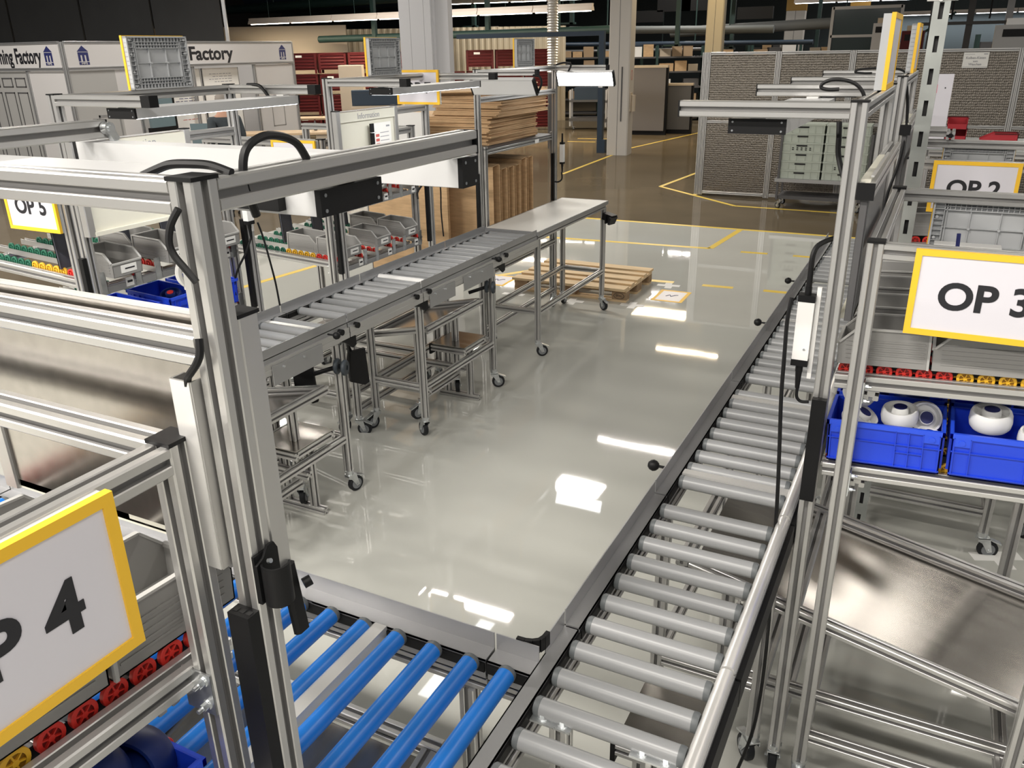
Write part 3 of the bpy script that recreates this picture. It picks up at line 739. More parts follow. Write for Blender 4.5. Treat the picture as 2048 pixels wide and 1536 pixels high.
def rack(label, loc, rz, hy, levels, lanes, D=.565, wheels=12, stops=False, plates=False, zbot=.12, cols=(6, 6, 40), low=True):
    """levels: z of the rail top at the near posts; local -X = conveyor side"""
    t = thing('flow_rack', label, 'rack', loc, rz)
    for s in (-1, 1):
        beam('post', t, (0, s*hy, zbot), (0, s*hy, 1.828)); cap(t, (0, s*hy, 1.8305), (.043, .043, .006))
        beam('post', t, (D, s*hy, zbot), (D, s*hy, 1.788))
        beam('top_rail', t, (.02, s*hy, 1.808), (D+.02, s*hy, 1.808))
        if low: beam('bottom_rail', t, (.02, s*hy, .22), (D-.02, s*hy, .22))
    beam('top_rail', t, (0, -hy+.02, 1.808), (0, hy-.02, 1.808))
    if low:
        beam('bottom_rail', t, (0, -hy+.02, .22), (0, hy-.02, .22)); beam('bottom_rail', t, (D, -hy+.02, .22), (D, hy-.02, .22))
        for x in (0, D):
            for s in (-1, 1): caster(t, x, s*hy, 1.4*s+x*3, top=.12)
    sl = .055
    for li, z in enumerate(levels):
        x0, x1 = -.055, D+.02
        zz = lambda x: z+sl*x
        for s in (-1, 1):
            beam('level_rail', t, (x0 if s < 0 or True else x0, s*(hy-.0405), zz(x0)-.02), (x1, s*(hy-.0405), zz(x1)-.02))
            m = M(); m.box(.0205, .0235, s*(hy-.040), s*(hy+.016), zz(0)-.075, zz(0)-.002); p = m.build('rail_bracket', ZINC, t)
            q = M()
            for dz in (-.060, -.018):
                q.cyl((.0235, s*hy, zz(0)+dz), (.0255, s*hy, zz(0)+dz), .0085, 12); q.cyl((.0255, s*hy, zz(0)+dz), (.033, s*hy, zz(0)+dz), .0062, 6); q.cyl((.033, s*hy, zz(0)+dz), (.041, s*hy, zz(0)+dz), .0035, 8)
            q.build('bolt', ZINC, p)
        for x in (.04, D-.04): beam('cross_bar', t, (x, -hy+.062, zz(x)-.062), (x, hy-.062, zz(x)-.062))
        tr = []
        for k in range(lanes*2):
            y = -hy+.072+(k*(2*hy-.144))/(lanes*2-1); tr.append(y)
            if k in (0, lanes*2-1): y += .002 if k else -.002
            m = M(); m.bar((x0, y-.011, zz(x0)-.015), (x1, y-.011, zz(x1)-.015), .003, .026); m.bar((x0, y+.011, zz(x0)-.015), (x1, y+.011, zz(x1)-.015), .003, .026)
            m.build('wheel_track', BLACK if not plates else ALU, t)
            for i in range(wheels):
                x = x0+.022+.0482*i
                if x > x1-.01: break
                inst('track_wheel', WR if i < cols[0] else (WY if i < cols[0]+cols[1] else WG), t, (x, y, zz(x)+.0035))
        if stops:
            m = M(); m.box(x0-.004, x0, -hy+.05, hy-.05, zz(x0)-.055, zz(x0)-.025); m.build('front_plate', RAILG, t)
            for k in range(lanes):
                for y in (tr[2*k]-.018, tr[2*k+1]+.018):
                    m = M(); m.box(x0-.008, x0-.004, y-.016, y+.016, zz(x0)-.055, zz(x0)+.045); m.box(x0-.008, x0+.02, y-.016, y-.0145, zz(x0)-.05, zz(x0)+.04)
                    m.build('stop_bracket', ZINC, t)
                m = M(); m.box(x0-.0065, x0-.004, tr[2*k]+.012, tr[2*k]+.052, zz(x0)-.046, zz(x0)-.006); lb = m.build('shelf_label', PAPER, t)
                m = M(); m.box(x0-.0072, x0-.0066, tr[2*k]+.018, tr[2*k]+.045, zz(x0)-.03, zz(x0)-.02); m.build('print_line', INK, lb)
    return t
rack('aluminium flow rack of OP 3 with red and yellow wheels and blue crates', (-.114, 2.70, 0), 0, .46, (1.458, 1.188), 4, wheels=13)
rack('aluminium flow rack of OP 2 behind OP 3', (-.114, 4.46, 0), 0, .44, (1.458, 1.188), 3, wheels=13)
rack('aluminium flow rack of OP 4 in the bottom left corner with red wheels', (-1.26, .66, 0), -PI/2, .42, (1.465, 1.170), 3, wheels=13)
rack('aluminium flow rack of OP 5 with green, yellow and red wheels', (-3.215, 2.68, 0), PI, .44, (1.39, 1.10), 3, stops=True, plates=True, D=.90, wheels=18, cols=(5, 5, 40))
rack('aluminium flow rack of OP 6 with two levels of grey bins', (-3.215, 4.375, 0), PI, .47, (1.458, 1.10), 3, stops=True, plates=True, D=.90, wheels=18, cols=(5, 5, 40))

# ------------------------------------------------------------------ bins
def bin_meshes(L=.225, Wd=.150, H=.101):
    x0, x1 = -L/2, L/2; t = .0025
    prof = [(x0, 0), (x1, 0), (x1, H), (x0+.045, H), (x0+.004, .060), (x0, .060)]
    m = M()
    for s in (-1, 1): m.prism(prof, (0, s*Wd/2, 0), (1, 0, 0), (0, 0, 1), (0, -s*t, 0))
    m.box(x0, x1, -Wd/2, Wd/2, 0, t); m.box(x1-t, x1, -Wd/2, Wd/2, 0, H); m.box(x0, x0+t, -Wd/2, Wd/2, 0, .060)
    for s in (-1, 1):
        for z in (.018, .030, .042, .054, .066): m.box(x0+.02, x1-.012, s*Wd/2, s*(Wd/2+.0018), z, z+.004)
    body = m.mesh('bin_body', BING)
    m = M()
    for s in (-1, 1):
        for (a, b) in ((( x1, H), (x0+.045, H)), ((x0+.045, H), (x0+.004, .062))):
            m.bar((a[0], s*(Wd/2+.001), a[1]), (b[0], s*(Wd/2+.001), b[1]), .009, .0045)
        m.bar((x1-.002, s*(Wd/2+.002), .0), (x1-.002, s*(Wd/2+.002), H), .006, .006, up=(0, 1, 0))
    m.box(x1-.004, x1+.006, -Wd/2, Wd/2, H-.004, H+.001); m.box(x0-.004, x0+.004, -Wd/2, Wd/2, .056, .063)
    rim = m.mesh('bin_rim', BINR)
    lb = M().box(x0-.0015, x0, -.045, .035, .014, .048).mesh('bin_label', PAPER)
    pr = M(); pr.box(x0-.0022, x0-.0016, -.035, .015, .028, .034)
    return body, rim, lb, pr.mesh('print_line', INK)
BM = bin_meshes()
def bin_(label, loc, rz, pitch=.055, group=None):
    t = thing('storage_bin', label, 'bin', loc, rz, group); t.rotation_euler = (0, -math.atan(pitch), rz)
    inst('bin_body', BM[0], t); inst('bin_rim', BM[1], t); l = inst('bin_label', BM[2], t); inst('print_line', BM[3], l)
    return t
DESC = {'OP 3': 'the near right rack', 'OP 2': 'the far right rack', 'OP 4': 'the bottom left corner rack', 'OP 5': 'the middle left rack', 'OP 6': 'the far left rack'}
def fill(rackname, loc, rz, hy, z, lanes, depth, pick=None, x_first=.055, lvl='upper', group=None):
    ords = ['first', 'second', 'third', 'fourth']
    for k in range(lanes):
        y0 = -hy+.066+(2*k*(2*hy-.132))/(lanes*2-1); y1 = -hy+.066+((2*k+1)*(2*hy-.132))/(lanes*2-1)
        for d in range(depth):
            if pick and (k, d) not in pick: continue
            x = x_first+d*.232; y = (y0+y1)/2; zz = z+.055*x+.0245
            c, s = math.cos(rz), math.sin(rz)
            lk = k if rz != PI else lanes-1-k
            bin_(f'grey bin, {lvl} level of {DESC[rackname]}, {ords[lk]} lane, {"front" if d == 0 else "rear"} place',
                 (loc[0]+x*c-y*s, loc[1]+x*s+y*c, zz), rz, group=group)
fill('OP 3', (-.114, 2.70), 0, .46, 1.458, 4, 2, group='grey bins of OP 3')
fill('OP 2', (-.114, 4.46), 0, .44, 1.458, 3, 2, group='grey bins of OP 2')
fill('OP 4', (-1.26, .66), -PI/2, .42, 1.465, 3, 2, x_first=.0, pick=[(2, 0), (2, 1), (1, 0), (1, 1)], group='grey bins of OP 4')
fill('OP 5', (-3.215, 2.68), PI, .44, 1.39, 3, 2, x_first=-.01, pick=[(0, 0), (1, 0), (2, 0), (1, 1)], group='grey bins of OP 5')
fill('OP 6', (-3.215, 4.375), PI, .47, 1.458, 3, 2, x_first=.06, pick=[(0, 0), (1, 0), (2, 0)], group='grey bins of OP 6')
fill('OP 6', (-3.215, 4.375), PI, .47, 1.10, 3, 2, x_first=.06, pick=[(0, 0), (1, 0), (2, 0), (0, 1), (2, 1)], lvl='lower', group='grey bins of OP 6')

# slate dividers standing on the left racks
for i, (x, y, z) in enumerate(((-3.42, 2.34, 1.41), (-3.46, 2.66, 1.41), (-3.46, 2.95, 1.41), (-3.74, 4.12, 1.14), (-3.74, 4.42, 1.14), (-3.74, 4.70, 1.14))):
    m = M(); m.box(-.003, .003, -.05, .05, 0, .22); m.box(-.003, .008, -.05, -.046, 0, .22); m.box(-.003, .008, .046, .05, 0, .22)
    o = m.build('divider_plate', SLATEP, None, loc=(x, y, z+.01)); o.rotation_euler = (0, -.05, 0)
    tag(o, ('dark slate divider plate on the left rack under the bright board, ' if i < 3 else 'dark slate divider plate on the far left two-level bin rack, ')+['nearest the camera', 'in the middle', 'farthest'][i % 3], 'divider', 'slate dividers')

# ------------------------------------------------------------------ blue crates and wheels
def crate_mesh(L=.295, Wd=.198, H=.125, c=BLUE, c2=BLUED):
    m = M(); t = .003
    a, b = L/2, Wd/2
    m.box(-a+.006, a-.006, -b+.006, b-.006, 0, t)
    for s in (-1, 1):
        m.box(-a+.006, a-.006, s*(b-.006), s*(b-.006-t), 0, H); m.box(s*(a-.006), s*(a-.006-t), -b+.006, b-.006, 0, H)
        for x in (-a+.05, a-.05, -a+.012, a-.012, .03, a-.085): m.box(x-.0012, x+.0012, s*(b-.006), s*b, .008, H-.012)
        for z in (.008, .072 ): m.box(-a+.006, a-.006, s*(b-.006), s*(b-.001), z, z+.0025)
        m.box(.03, a-.05, s*(b-.006), s*(b-.001), .050, .0525)
        for y in (-b+.03, 0, b-.03): m.box(s*(a-.006), s*a, y-.0012, y+.0012, .008, H-.012)
        m.box(s*(a-.006), s*(a-.001), -.04, .04, .075, .095)
    body = m.mesh('crate_body', c)
    m = M()
    for s in (-1, 1):
        m.box(-a, a, s*(b-.007), s*b, H-.014, H); m.box(s*(a-.007), s*a, -b, b, H-.014, H)
        for u in (-1, 1):
            m.box(u*(a-.052), u*(a-.012), s*(b-.006), s*(b-.0005), H-.036, H-.012)
            m.cyl((u*(a-.030), s*(b-.0005), H-.025), (u*(a-.030), s*(b+.0012), H-.025), .008, 12)
    return body, m.mesh('crate_rim', c2)
BC = crate_mesh()
def crate(label, loc, rz=0, pitch=-.05, group=None):
    t = thing('blue_crate', label, 'crate', loc); t.rotation_euler = (0, pitch, rz)
    inst('crate_body', BC[0], t); inst('crate_rim', BC[1], t)
    return t
crate('blue crate of white wheels behind the OP 3 front post', (-.02, 2.352, 1.206), 0)
crate('blue crate of white wheels right of the first on the OP 3 lower level', (.285, 2.352, 1.222), 0)
crate('blue crate of dark parts behind the first one on the OP 3 lower level', (-.02, 2.575, 1.206), 0)
crate('blue crate of dark parts behind the second one on the OP 3 lower level', (.285, 2.575, 1.222), 0)
crate('blue crate of dark blue wheels in the bottom left corner', (-.955, .475, 1.186), -PI/2)
crate('blue crate with paper labels under the OP 5 bins, nearest the conveyor', (-3.26, 2.92, 1.120), PI)
crate('blue crate with dark wheels under the OP 5 bins in the middle', (-3.27, 2.69, 1.120), PI)
crate('blue crate under the far end of the OP 5 rack', (-3.27, 2.44, 1.120), PI)
for y, z in ((2.92, 1.18),):
    m = M(); m.box(0, .0015, -.055, .055, -.035, .035); o = m.build('paper_label', PAPER, None, loc=(-3.110, y-.01, z)); tag(o, 'white paper label stuck on the blue crate end at OP 5', 'label')
    q = M()
    for i in range(4): q.box(.0016, .0022, -.04, .03, .02-.014*i, .024-.014*i)
    q.build('print_line', INKG, o)

def wheel_part(mt, cmt):
    m = M(); r, h = .048, .024
    m.lathe([(.0, -h), (r*.84, -h), (r*.95, -h*.7), (r, -h*.1), (r*.97, h*.6), (r*.90, h*.95), (r*.80, h*.9), (r*.76, h*.1), (r*.46, h*.1), (r*.44, h*1.0), (r*.40, h*1.12), (0, h*1.12)], (0, 0, 0), (0, 0, 1), 28)
    b = m.mesh('wheel_body', mt, True)
    m = M(); m.cyl((0, 0, h*1.12), (0, 0, h*1.12+.001), r*.36, 20)
    return b, m.mesh('hub_disc', cmt)
WP = wheel_part(WHEELW, NAVY); WPB = wheel_part(WHEELB, WHEELB)
def pwheel(label, loc, rot, P=WP, sc=1.0, group='loose wheels in blue crates'):
    t = thing('nylon_wheel', label, 'wheel', loc, 0, group); t.rotation_euler = rot; t.scale = (sc,)*3
    inst('wheel_body', P[0], t); inst('hub_disc', P[1], t)
pwheel('white nylon wheel with navy hub lying flat in the first OP 3 crate', (.005, 2.335, 1.335), (.12, -.05, 0))
pwheel('larger white wheel with navy hub lying flat in the right blue crate', (.222, 2.342, 1.362), (.10, -.05, 0), sc=1.08)
pwheel('white nylon wheel with navy hub sunk deeper in the second OP 3 crate', (.335, 2.325, 1.332), (.10, -.05, 0))
pwheel('white nylon wheel on top of the pile behind the OP 3 front post', (-.105, 2.36, 1.378), (.35, .3, 0), sc=.95)
pwheel('white nylon wheel at the bottom of the pile behind the OP 3 front post', (-.095, 2.335, 1.307), (.1, .5, 0))
pwheel('white nylon wheel standing on edge at the back of the first OP 3 crate', (.065, 2.39, 1.315), (1.0, .6, 0))
pwheel('white nylon wheel lying lowest in the corner of the first OP 3 crate', (.085, 2.31, 1.29), (.0, .2, 0), sc=.8)
pwheel('dark blue wheel lying uppermost in the bottom left crate', (-.955, .50, 1.325), (1.25, 0, .5), WPB, 1.35)
pwheel('dark blue wheel leaning behind the rim of the bottom left crate', (-.93, .41, 1.30), (1.2, .1, .5), WPB, 1.35)
pwheel('dark blue wheel at the far end of the bottom left crate', (-.955, .575, 1.29), (1.3, -.1, .4), WPB, 1.3)
pwheel('white nylon wheel poking out of the labelled OP 5 crate', (-3.20, 2.93, 1.255), (1.3, .2, 0), sc=1.15)
pwheel('dark wheel lying in the middle OP 5 crate', (-3.22, 2.69, 1.21), (.3, .2, 0), (WPB[0], M().cyl((0, 0, .0268), (0, 0, .028), .014, 16).mesh('hub_disc', REDW)), 1.1)
for i, (x, y, z) in enumerate(((-.08, 2.575, 1.30), (.03, 2.58, 1.30), (.24, 2.575, 1.315), (.34, 2.57, 1.315))):
    pwheel('dark red-hubbed wheel in the rear blue crates on the right, '+['leftmost', 'second from left', 'third from left', 'rightmost'][i]+' one', (x, y, z), (.05, -.05, 0), (WPB[0], M().cyl((0, 0, .0268), (0, 0, .028), .014, 16).mesh('hub_disc', REDW)), 1.0)
m = M()
R_ = [(math.cos(a)*.018, math.sin(a)*.018+.032) for a in [2*PI*i/16 for i in range(16)]]
m.tube([(0, a, b) for a, b in R_]+[(0, *R_[0])], .0045, 8, 2); m.cyl((0, 0, 0), (0, 0, .016), .004, 8); m.cyl((0, 0, .008), (0, 0, .012), .010, 10)
o = m.build('eye_bolt', WHITE, None, True, loc=(-1.255+.37, .775, 1.988)); tag(o, 'white ring eye bolt standing on the OP 4 board edge', 'bolt')

# ------------------------------------------------------------------ power adapters, cables, cup holder
def adapter(label, loc, rz=0, H=.20, w=.042):
    t = thing('power_adapter', label, 'adapter', loc, rz)
    m = M(); m.box(-w/2, w/2, -.032, 0, .018, H-.018); m.build('adapter_body', WHITE, t)
    for z0, z1 in ((0, .018), (H-.018, H)):
        m = M(); m.box(-w/2-.001, w/2+.001, -.033, 0, z0, z1); m.build('end_cap', BLACK, t)
    m = M(); m.cyl((0, -.016, 0), (0, -.016, -.02), .010, 10); m.cyl((0, -.016, -.02), (0.001, -.016, -.07), .009, 10, .006); m.build('lower_plug', BLACK, t, True)
    m = M(); m.cyl((0, -.016, H), (0, -.016, H+.02), .009, 10); m.cyl((0, -.016, H+.02), (0, -.016, H+.075), .008, 10, .007); m.build('upper_plug', BLACK, t, True)
    m = M(); m.cyl((.008, -.032, .05), (.008, -.0345, .05), .003, 8); m.build('screw', ZINC, t)
    m = M(); m.box(w/2+.001, w/2+.012, -.012, .0, -.04, H+.02); m.build('mounting_strip', WHITE, t)
    return t
adapter('white power adapter box with black ends on the OP 3 post', (-.264, 2.275, 1.47))
adapter('white power adapter box on the far packing station post', (-3.06, 7.00, 1.33), PI*.5, .19)
adapter('white power adapter box with black plug on the near OP 5 post behind the arm', (-3.075, 3.10, 1.50), PI*.5, .19)
def cable(label, pts, r=.005, name='power_cable', mt=None):
    o = M().tube(pts, r, 8, 5).build(name, mt or RUBBER, None, True)
    return tag(o, label, 'cable')
cable('black cable hanging from the OP 3 adapter down past the right conveyor', [(-.302, 2.245, 1.66), (-.306, 2.235, 1.60), (-.303, 2.232, 1.50), (-.298, 2.225, 1.38), (-.285, 2.215, 1.22), (-.272, 2.20, 1.05), (-.262, 2.19, .85), (-.252, 2.18, .62), (-.250, 2.17, .40), (-.262, 2.16, .22), (-.30, 2.15, .03)], .0055)
cable('short black cable from the OP 3 adapter bottom into the post sleeve', [(-.262, 2.259, 1.405), (-.262, 2.26, 1.375), (-.250, 2.262, 1.360), (-.228, 2.262, 1.362)], .0045)
cable('thick black cable curving up from the OP 3 adapter top behind the post', [(-.264, 2.259, 1.74), (-.264, 2.262, 1.775), (-.255, 2.275, 1.80), (-.225, 2.30, 1.815), (-.20, 2.32, 1.82)], .007)
cable('black cable hanging under the OP 3 arm behind the post', [(-.255, 2.40, 2.10), (-.25, 2.39, 2.06), (-.245, 2.38, 2.02), (-.225, 2.36, 1.97), (-.205, 2.35, 1.94)], .007)
cable('black cable loop standing above the OP 3 lamp bar', [(-.282, 2.55, 2.174), (-.31, 2.55, 2.173), (-.329, 2.55, 2.178), (-.325, 2.55, 2.190), (-.300, 2.55, 2.199), (-.263, 2.55, 2.196), (-.236, 2.55, 2.184), (-.218, 2.55, 2.162), (-.212, 2.55, 2.135)], 0.005)
cable('black cable loop above the OP 2 lamp bar', [(-.36, 4.5, 2.158), (-.40, 4.5, 2.158), (-.435, 4.5, 2.163), (-.415, 4.5, 2.175), (-.33, 4.5, 2.180), (-.25, 4.5, 2.176), (-.21, 4.5, 2.158)], 0.005)
cable('black cable hanging beside the slotted upright at OP 2', [(-.185, 4.05, 2.14), (-.165, 4.03, 2.04), (-.155, 4.0, 1.92), (-.165, 3.98, 1.80), (-.19, 3.97, 1.66), (-.195, 3.97, 1.45), (-.190, 3.96, 1.2), (-.19, 3.95, .8)], .006)
cable('large black cable loop standing above the OP 4 arm', [(-.765, .79, 2.10), (-.765, .777, 2.145), (-.765, .785, 2.180), (-.765, .815, 2.194), (-.765, .85, 2.192), (-.765, .88, 2.180), (-.765, .897, 2.158)], 0.0055)
cable('black cable lying flat across the OP 4 post top', [(-.90, .74, 2.150), (-.87, .74, 2.160), (-.845, .74, 2.1665), (-.81, .74, 2.1685), (-.78, .742, 2.1675), (-.752, .745, 2.160)], 0.0055)
cable('black cable running down the left side of the OP 4 post', [(-.770, .674, 2.128), (-.780, .668, 2.110), (-.783, .664, 2.09), (-.778, .664, 2.075), (-.766, .666, 2.060), (-.754, .668, 2.045)], 0.0045)
cable('short black cable entering the aluminium duct on the OP 4 post', [(-.770, .672, 1.972), (-.768, .668, 1.955), (-.772, .664, 1.942), (-.785, .664, 1.928), (-.798, .669, 1.917), (-.803, .672, 1.900)], 0.005)
cable('black cable hanging down beside the near OP 5 post', [(-3.05, 3.15, 1.50), (-3.04, 3.165, 1.42), (-3.02, 3.17, 1.30), (-3.01, 3.18, 1.18), (-3.00, 3.18, 1.06)], .005)
cable('black cable curling from the OP 5 adapter plug', [(-3.06, 3.10, 1.43), (-3.07, 3.06, 1.36), (-3.10, 3.02, 1.28), (-3.12, 3.0, 1.2), (-3.12, 3.0, 1.15)], .0055)
cable('black cable hanging down beside the far OP 6 post', [(-3.06, 4.90, 1.55), (-3.05, 4.92, 1.42), (-3.06, 4.93, 1.25), (-3.05, 4.93, 1.08)], .005)
cable('thick black cable with plug at the far OP 6 post', [(-3.08, 4.84, 1.58), (-3.09, 4.82, 1.50), (-3.13, 4.80, 1.44), (-3.15, 4.78, 1.40), (-3.14, 4.77, 1.36)], .007)
cable('black cable loop below the far packing station adapter', [(-3.05, 7.0, 1.26), (-3.05, 7.01, 1.2), (-3.08, 7.01, 1.17), (-3.12, 7.0, 1.17)], .007)
cable('black cable loops above the glowing lamp', [(-3.08, 6.95, 2.165), (-3.0, 6.93, 2.18), (-2.93, 6.91, 2.165), (-2.95, 6.90, 2.11)], .008)
cable('black cable behind the unlit lamp at the E arm', [(-2.66, 5.60, 2.12), (-2.60, 5.58, 2.11), (-2.58, 5.56, 2.06), (-2.61, 5.55, 2.0)], .008)
cable('black cable on the OP 5 top beam near its arm', [(-2.98, 3.13, 2.158), (-2.90, 3.12, 2.155), (-2.84, 3.10, 2.12), (-2.82, 3.10, 2.09)], .008)

# cable duct on the front left of the OP 4 post
t = thing('cable_duct', 'open aluminium cable duct standing on the left side of the OP 4 post', 'duct', (-.812, .68, 0))
m = M(); poly = [(-.019, -.012), (.019, -.012), (.019, .012), (.016, .012), (.016, -.009), (-.016, -.009), (-.016, .012), (-.019, .012)]
m.loft([[(a, b, z) for a, b in poly] for z in (1.635, 1.912)]); m.build('duct_shell', ALU, t)
m = M(); m.box(-.0155, .0155, -.0085, .011, 1.64, 1.902); m.build('duct_inside', BLACK, t)
m = M(); m.box(-.0165, .0165, -.0135, -.0121, 1.635, 1.912); m.build('duct_cover', ALUB, t)

# black cup, phone holder on the OP 4 post
t = thing('cup_holder', 'black cup shaped holder on the right side of the OP 4 post', 'holder', (-.728, .70, 1.585))
m = M()
pr = [(math.cos(a)*.020, math.sin(a)*.020) for a in [PI*(-.95)+i*PI*1.2/14 for i in range(15)]]
outer = pr; inner = [(x*.86, y*.86) for x, y in reversed(pr)]
poly = outer+inner
m.loft([[(a, b, z) for a, b in poly] for z in (0, .062)]); m.box(-.022, -.018, -.02, .022, -.0, .075)
m.prism([(-.02, 0), (.022, 0), (.022, .07), (.016, .082), (.004, .082), (-.006, .068), (-.02, .062)], (-.018, 0, 0), (0, 1, 0), (0, 0, 1), (.004, 0, 0)); m.build('holder_shell', BLACK, t, True)
m = M(); m.cyl((-.008, -.004, .064), (-.003, -.004, .066), .0035, 8); m.build('screw', ZINC, t)
t = thing('handheld_scanner', 'flat black holder plate hanging behind the cup on the OP 4 post', 'holder', (-.738, .742, 1.50))
m = M(); m.bar((0, 0, 0), (-.012, 0, .11), .014, .026, up=(0, 1, 0), c=.004); m.build('holder_plate', BLACK, t)
m = M(); m.cyl((.004, .012, .075), (.010, .022, .078), .008, 12); m.build('lock_knob', BLACK, t, True)

# slotted galvanised upright between OP 3 and OP 2
t = thing('slotted_upright', 'galvanised slotted upright reaching to the ceiling between OP 3 and OP 2', 'upright', (-.085, 3.56, 0))
m = M(); w = .0275; zs = 0.0; z = .10
segs = []
m.box(-w, -.0075, -.001, .001, 0, 7.0); m.box(.0075, w, -.001, .001, 0, 7.0)
zz = 0.0
while zz < 4.2:
    m.box(-.0075, .0075, -.001, .001, zz, zz+.055); zz += .11
m.box(-.0075, .0075, -.001, .001, zz, 7.0)
m.box(w-.002, w, 0, .04, 0, 7.0); m.box(-w, -w+.002, 0, .04, 0, 7.0)
m.build('slotted_face', GALV, t)
m = M(); m.box(-w+.003, w-.003, .028, .032, 0, 4.3); m.build('rear_web', DGREY, t)
m = M(); m.cyl((-.05, -.0, 2.43), (.05, 0, 2.43), .006, 8); m.cyl((-.005, -.004, 2.43), (-.005, -.012, 2.43), .008, 8); m.build('cable_clamp', WHITE, t)

# navy strap hanging in the OP 3 rack
m = M(); m.tube([(.075, 2.62, 1.79), (.078, 2.62, 1.72), (.073, 2.62, 1.65), (.076, 2.62, 1.59)], .006, 6); o = m.build('lanyard', NAVY); tag(o, 'dark blue strap hanging from the OP 3 rack top beside the sign', 'strap')
# white sensor box above the OP 3 rear bins
t = thing('sensor_box', 'white plastic box behind the OP 3 sign on the far rack beam', 'box', (.12, 3.12, 1.60))
m = M(); m.box(-.10, .10, -.03, .03, 0, .06); m.build('box_body', WHITE, t); m = M()
for x in (-.085, .085): m.cyl((x, -.030, .03), (x, -.0315, .03), .006, 8)
m.build('screw', BLACK, t)

# ------------------------------------------------------------------ packing station: shelf, cartons
t = thing('carton_rack', 'aluminium shelf rack carrying the cardboard stack behind the white table', 'rack', (-3.5, 6.40, 0))
for x in (.33, -.40):
    for y in (-.62, .66): beam('post', t, (x, y, .02), (x, y, 1.60 if x > 0 else 1.60))
    beam('shelf_beam', t, (x, -.60, 1.555), (x, .64, 1.555)); beam('low_beam', t, (x, -.60, .70), (x, .64, .70))
for y in (-.62, .66): beam('end_beam', t, (-.38, y, 1.555), (.31, y, 1.555)); beam('end_beam', t, (-.38, y, .70), (.31, y, .70))
m = M(); m.box(-.42, .35, -.64, .68, 1.577, 1.583); m.build('shelf_board', DGREY, t)
m = M(); m.box(-.42, .35, -.64, .68, .722, .728); m.build('shelf_board', DGREY, t)
m = M(); m.box(.351, .353, .25, .33, 1.54, 1.57); m.build('shelf_label', PAPER, t)
me = M().box(-.30, .30, -.44, .44, 0, .0105); me.box(-.302, .302, -.442, .442, .001, .0035)
CM = me.mesh('flat_carton', CORK)
def ORD(i):
    a = ['first', 'second', 'third', 'fourth', 'fifth', 'sixth', 'seventh', 'eighth', 'ninth', 'tenth', 'eleventh', 'twelfth', 'thirteenth', 'fourteenth', 'fifteenth', 'sixteenth', 'seventeenth', 'eighteenth', 'nineteenth']
    i += 1
    if i < 20: return a[i-1]
    if i % 10 == 0: return {2: 'twentieth', 3: 'thirtieth', 4: 'fortieth'}[i//10]
    return {2: 'twenty-', 3: 'thirty-', 4: 'forty-'}[i//10]+a[i % 10-1]
zc = 1.585; k = 0
ordn = 'lower half of the stack'
for i in range(36):
    sh = -.03 if i < 19 else .05
    o = inst('flat_carton', CM, None, (-3.50+sh+rnd.uniform(-.012, .012), 6.42+(.0 if i < 19 else .04)+rnd.uniform(-.018, .018), zc), rnd.uniform(-.035, .035))
    o.rotation_euler[0] = rnd.uniform(-.004, .004)
    tag(o, f'flattened brown carton, {ORD(i)} from the bottom of the big stack', 'carton', 'flat cartons of the big stack'); zc += .0112
o = inst('flat_carton', CM, None, (-3.47, 6.36, zc+.012), .05); o.rotation_euler = (.035, -.02, .06); tag(o, 'topmost flattened carton lying askew on the big stack', 'carton')
zc = 1.585
for i in range(17):
    o = inst('flat_carton', CM, None, (-4.16+rnd.uniform(-.015, .015), 6.45+rnd.uniform(-.02, .02), zc), rnd.uniform(-.04, .04)); zc += .0112
    tag(o, f'flattened brown carton, {ORD(i)} from the bottom of the small left stack', 'carton', 'flat cartons of the small stack')
t = thing('side_shelf', 'low shelf carrying the smaller stack of flattened cartons', 'shelf', (-4.16, 6.45, 0))
m = M(); m.box(-.33, .33, -.48, .48, 1.565, 1.584); m.build('shelf_board', DGREY, t)
for x in (-.30, .30):
    for y in (-.45, .45): beam('post', t, (x, y, 0), (x, y, 1.565))
m = M(); m.prism([(0, 0), (.34, -.0), (.34, .40), (.02, .40)], (-3.95, 5.70, 1.45), (1, 0, 0), (0, 0, 1), (0, .004, 0))
tag(m.build('white_sheet', WHITE), 'white card sheet leaning before the cardboard stack', 'sheet')
# upright folded cartons on the lower shelf
xs = 6.00
for i in range(6):
    wd = [.0, .12, .11, .10, .12, .11][i] or .13
    t = thing('upright_carton', 'brown carton sleeve standing on edge under the stack, '+['nearest the camera', 'second from the near end', 'third from the near end', 'fourth from the near end', 'fifth from the near end', 'last at the far end'][i], 'carton', (-3.50, xs+.01, .728), 0, 'upright carton sleeves')
    hgt = .70 if i in (0, 4, 5) else .66
    m = M(); a = .31; b = wd*.42
    if i == 0: b = wd*.46
    for (p, q) in (((-a, -b), (a, -b)), ((a, b), (-a, b)), ((-a, b), (-a, -b))):
        m.bar((*p, hgt/2), (*q, hgt/2), hgt, .004, up=(0, 0, 1)) if False else m.add([(p[0], p[1], 0), (q[0], q[1], 0), (q[0], q[1], hgt), (p[0], p[1], hgt), (p[0]*.985, p[1]*.9, 0), (q[0]*.985, q[1]*.9, 0), (q[0]*.985, q[1]*.9, hgt), (p[0]*.985, p[1]*.9, hgt)],
            [(0, 1, 2, 3), (7, 6, 5, 4), (0, 4, 5, 1), (3, 2, 6, 7), (0, 3, 7, 4), (1, 5, 6, 2)])
    m.build('carton_wall', CORK, t)
    m = M(); m.bar((-a, -b, hgt), (-a, b*(.6+.3*rnd.random()), hgt+.02), .004, .02); m.prism([(-a, -b), (a, -b), (a*.98, b), (-a*.98, b)], (0, 0, hgt), (1, 0, .0), (0, 1, .06), (0, 0, .003)); m.build('top_flap', CORK, t)
    xs += wd+.012
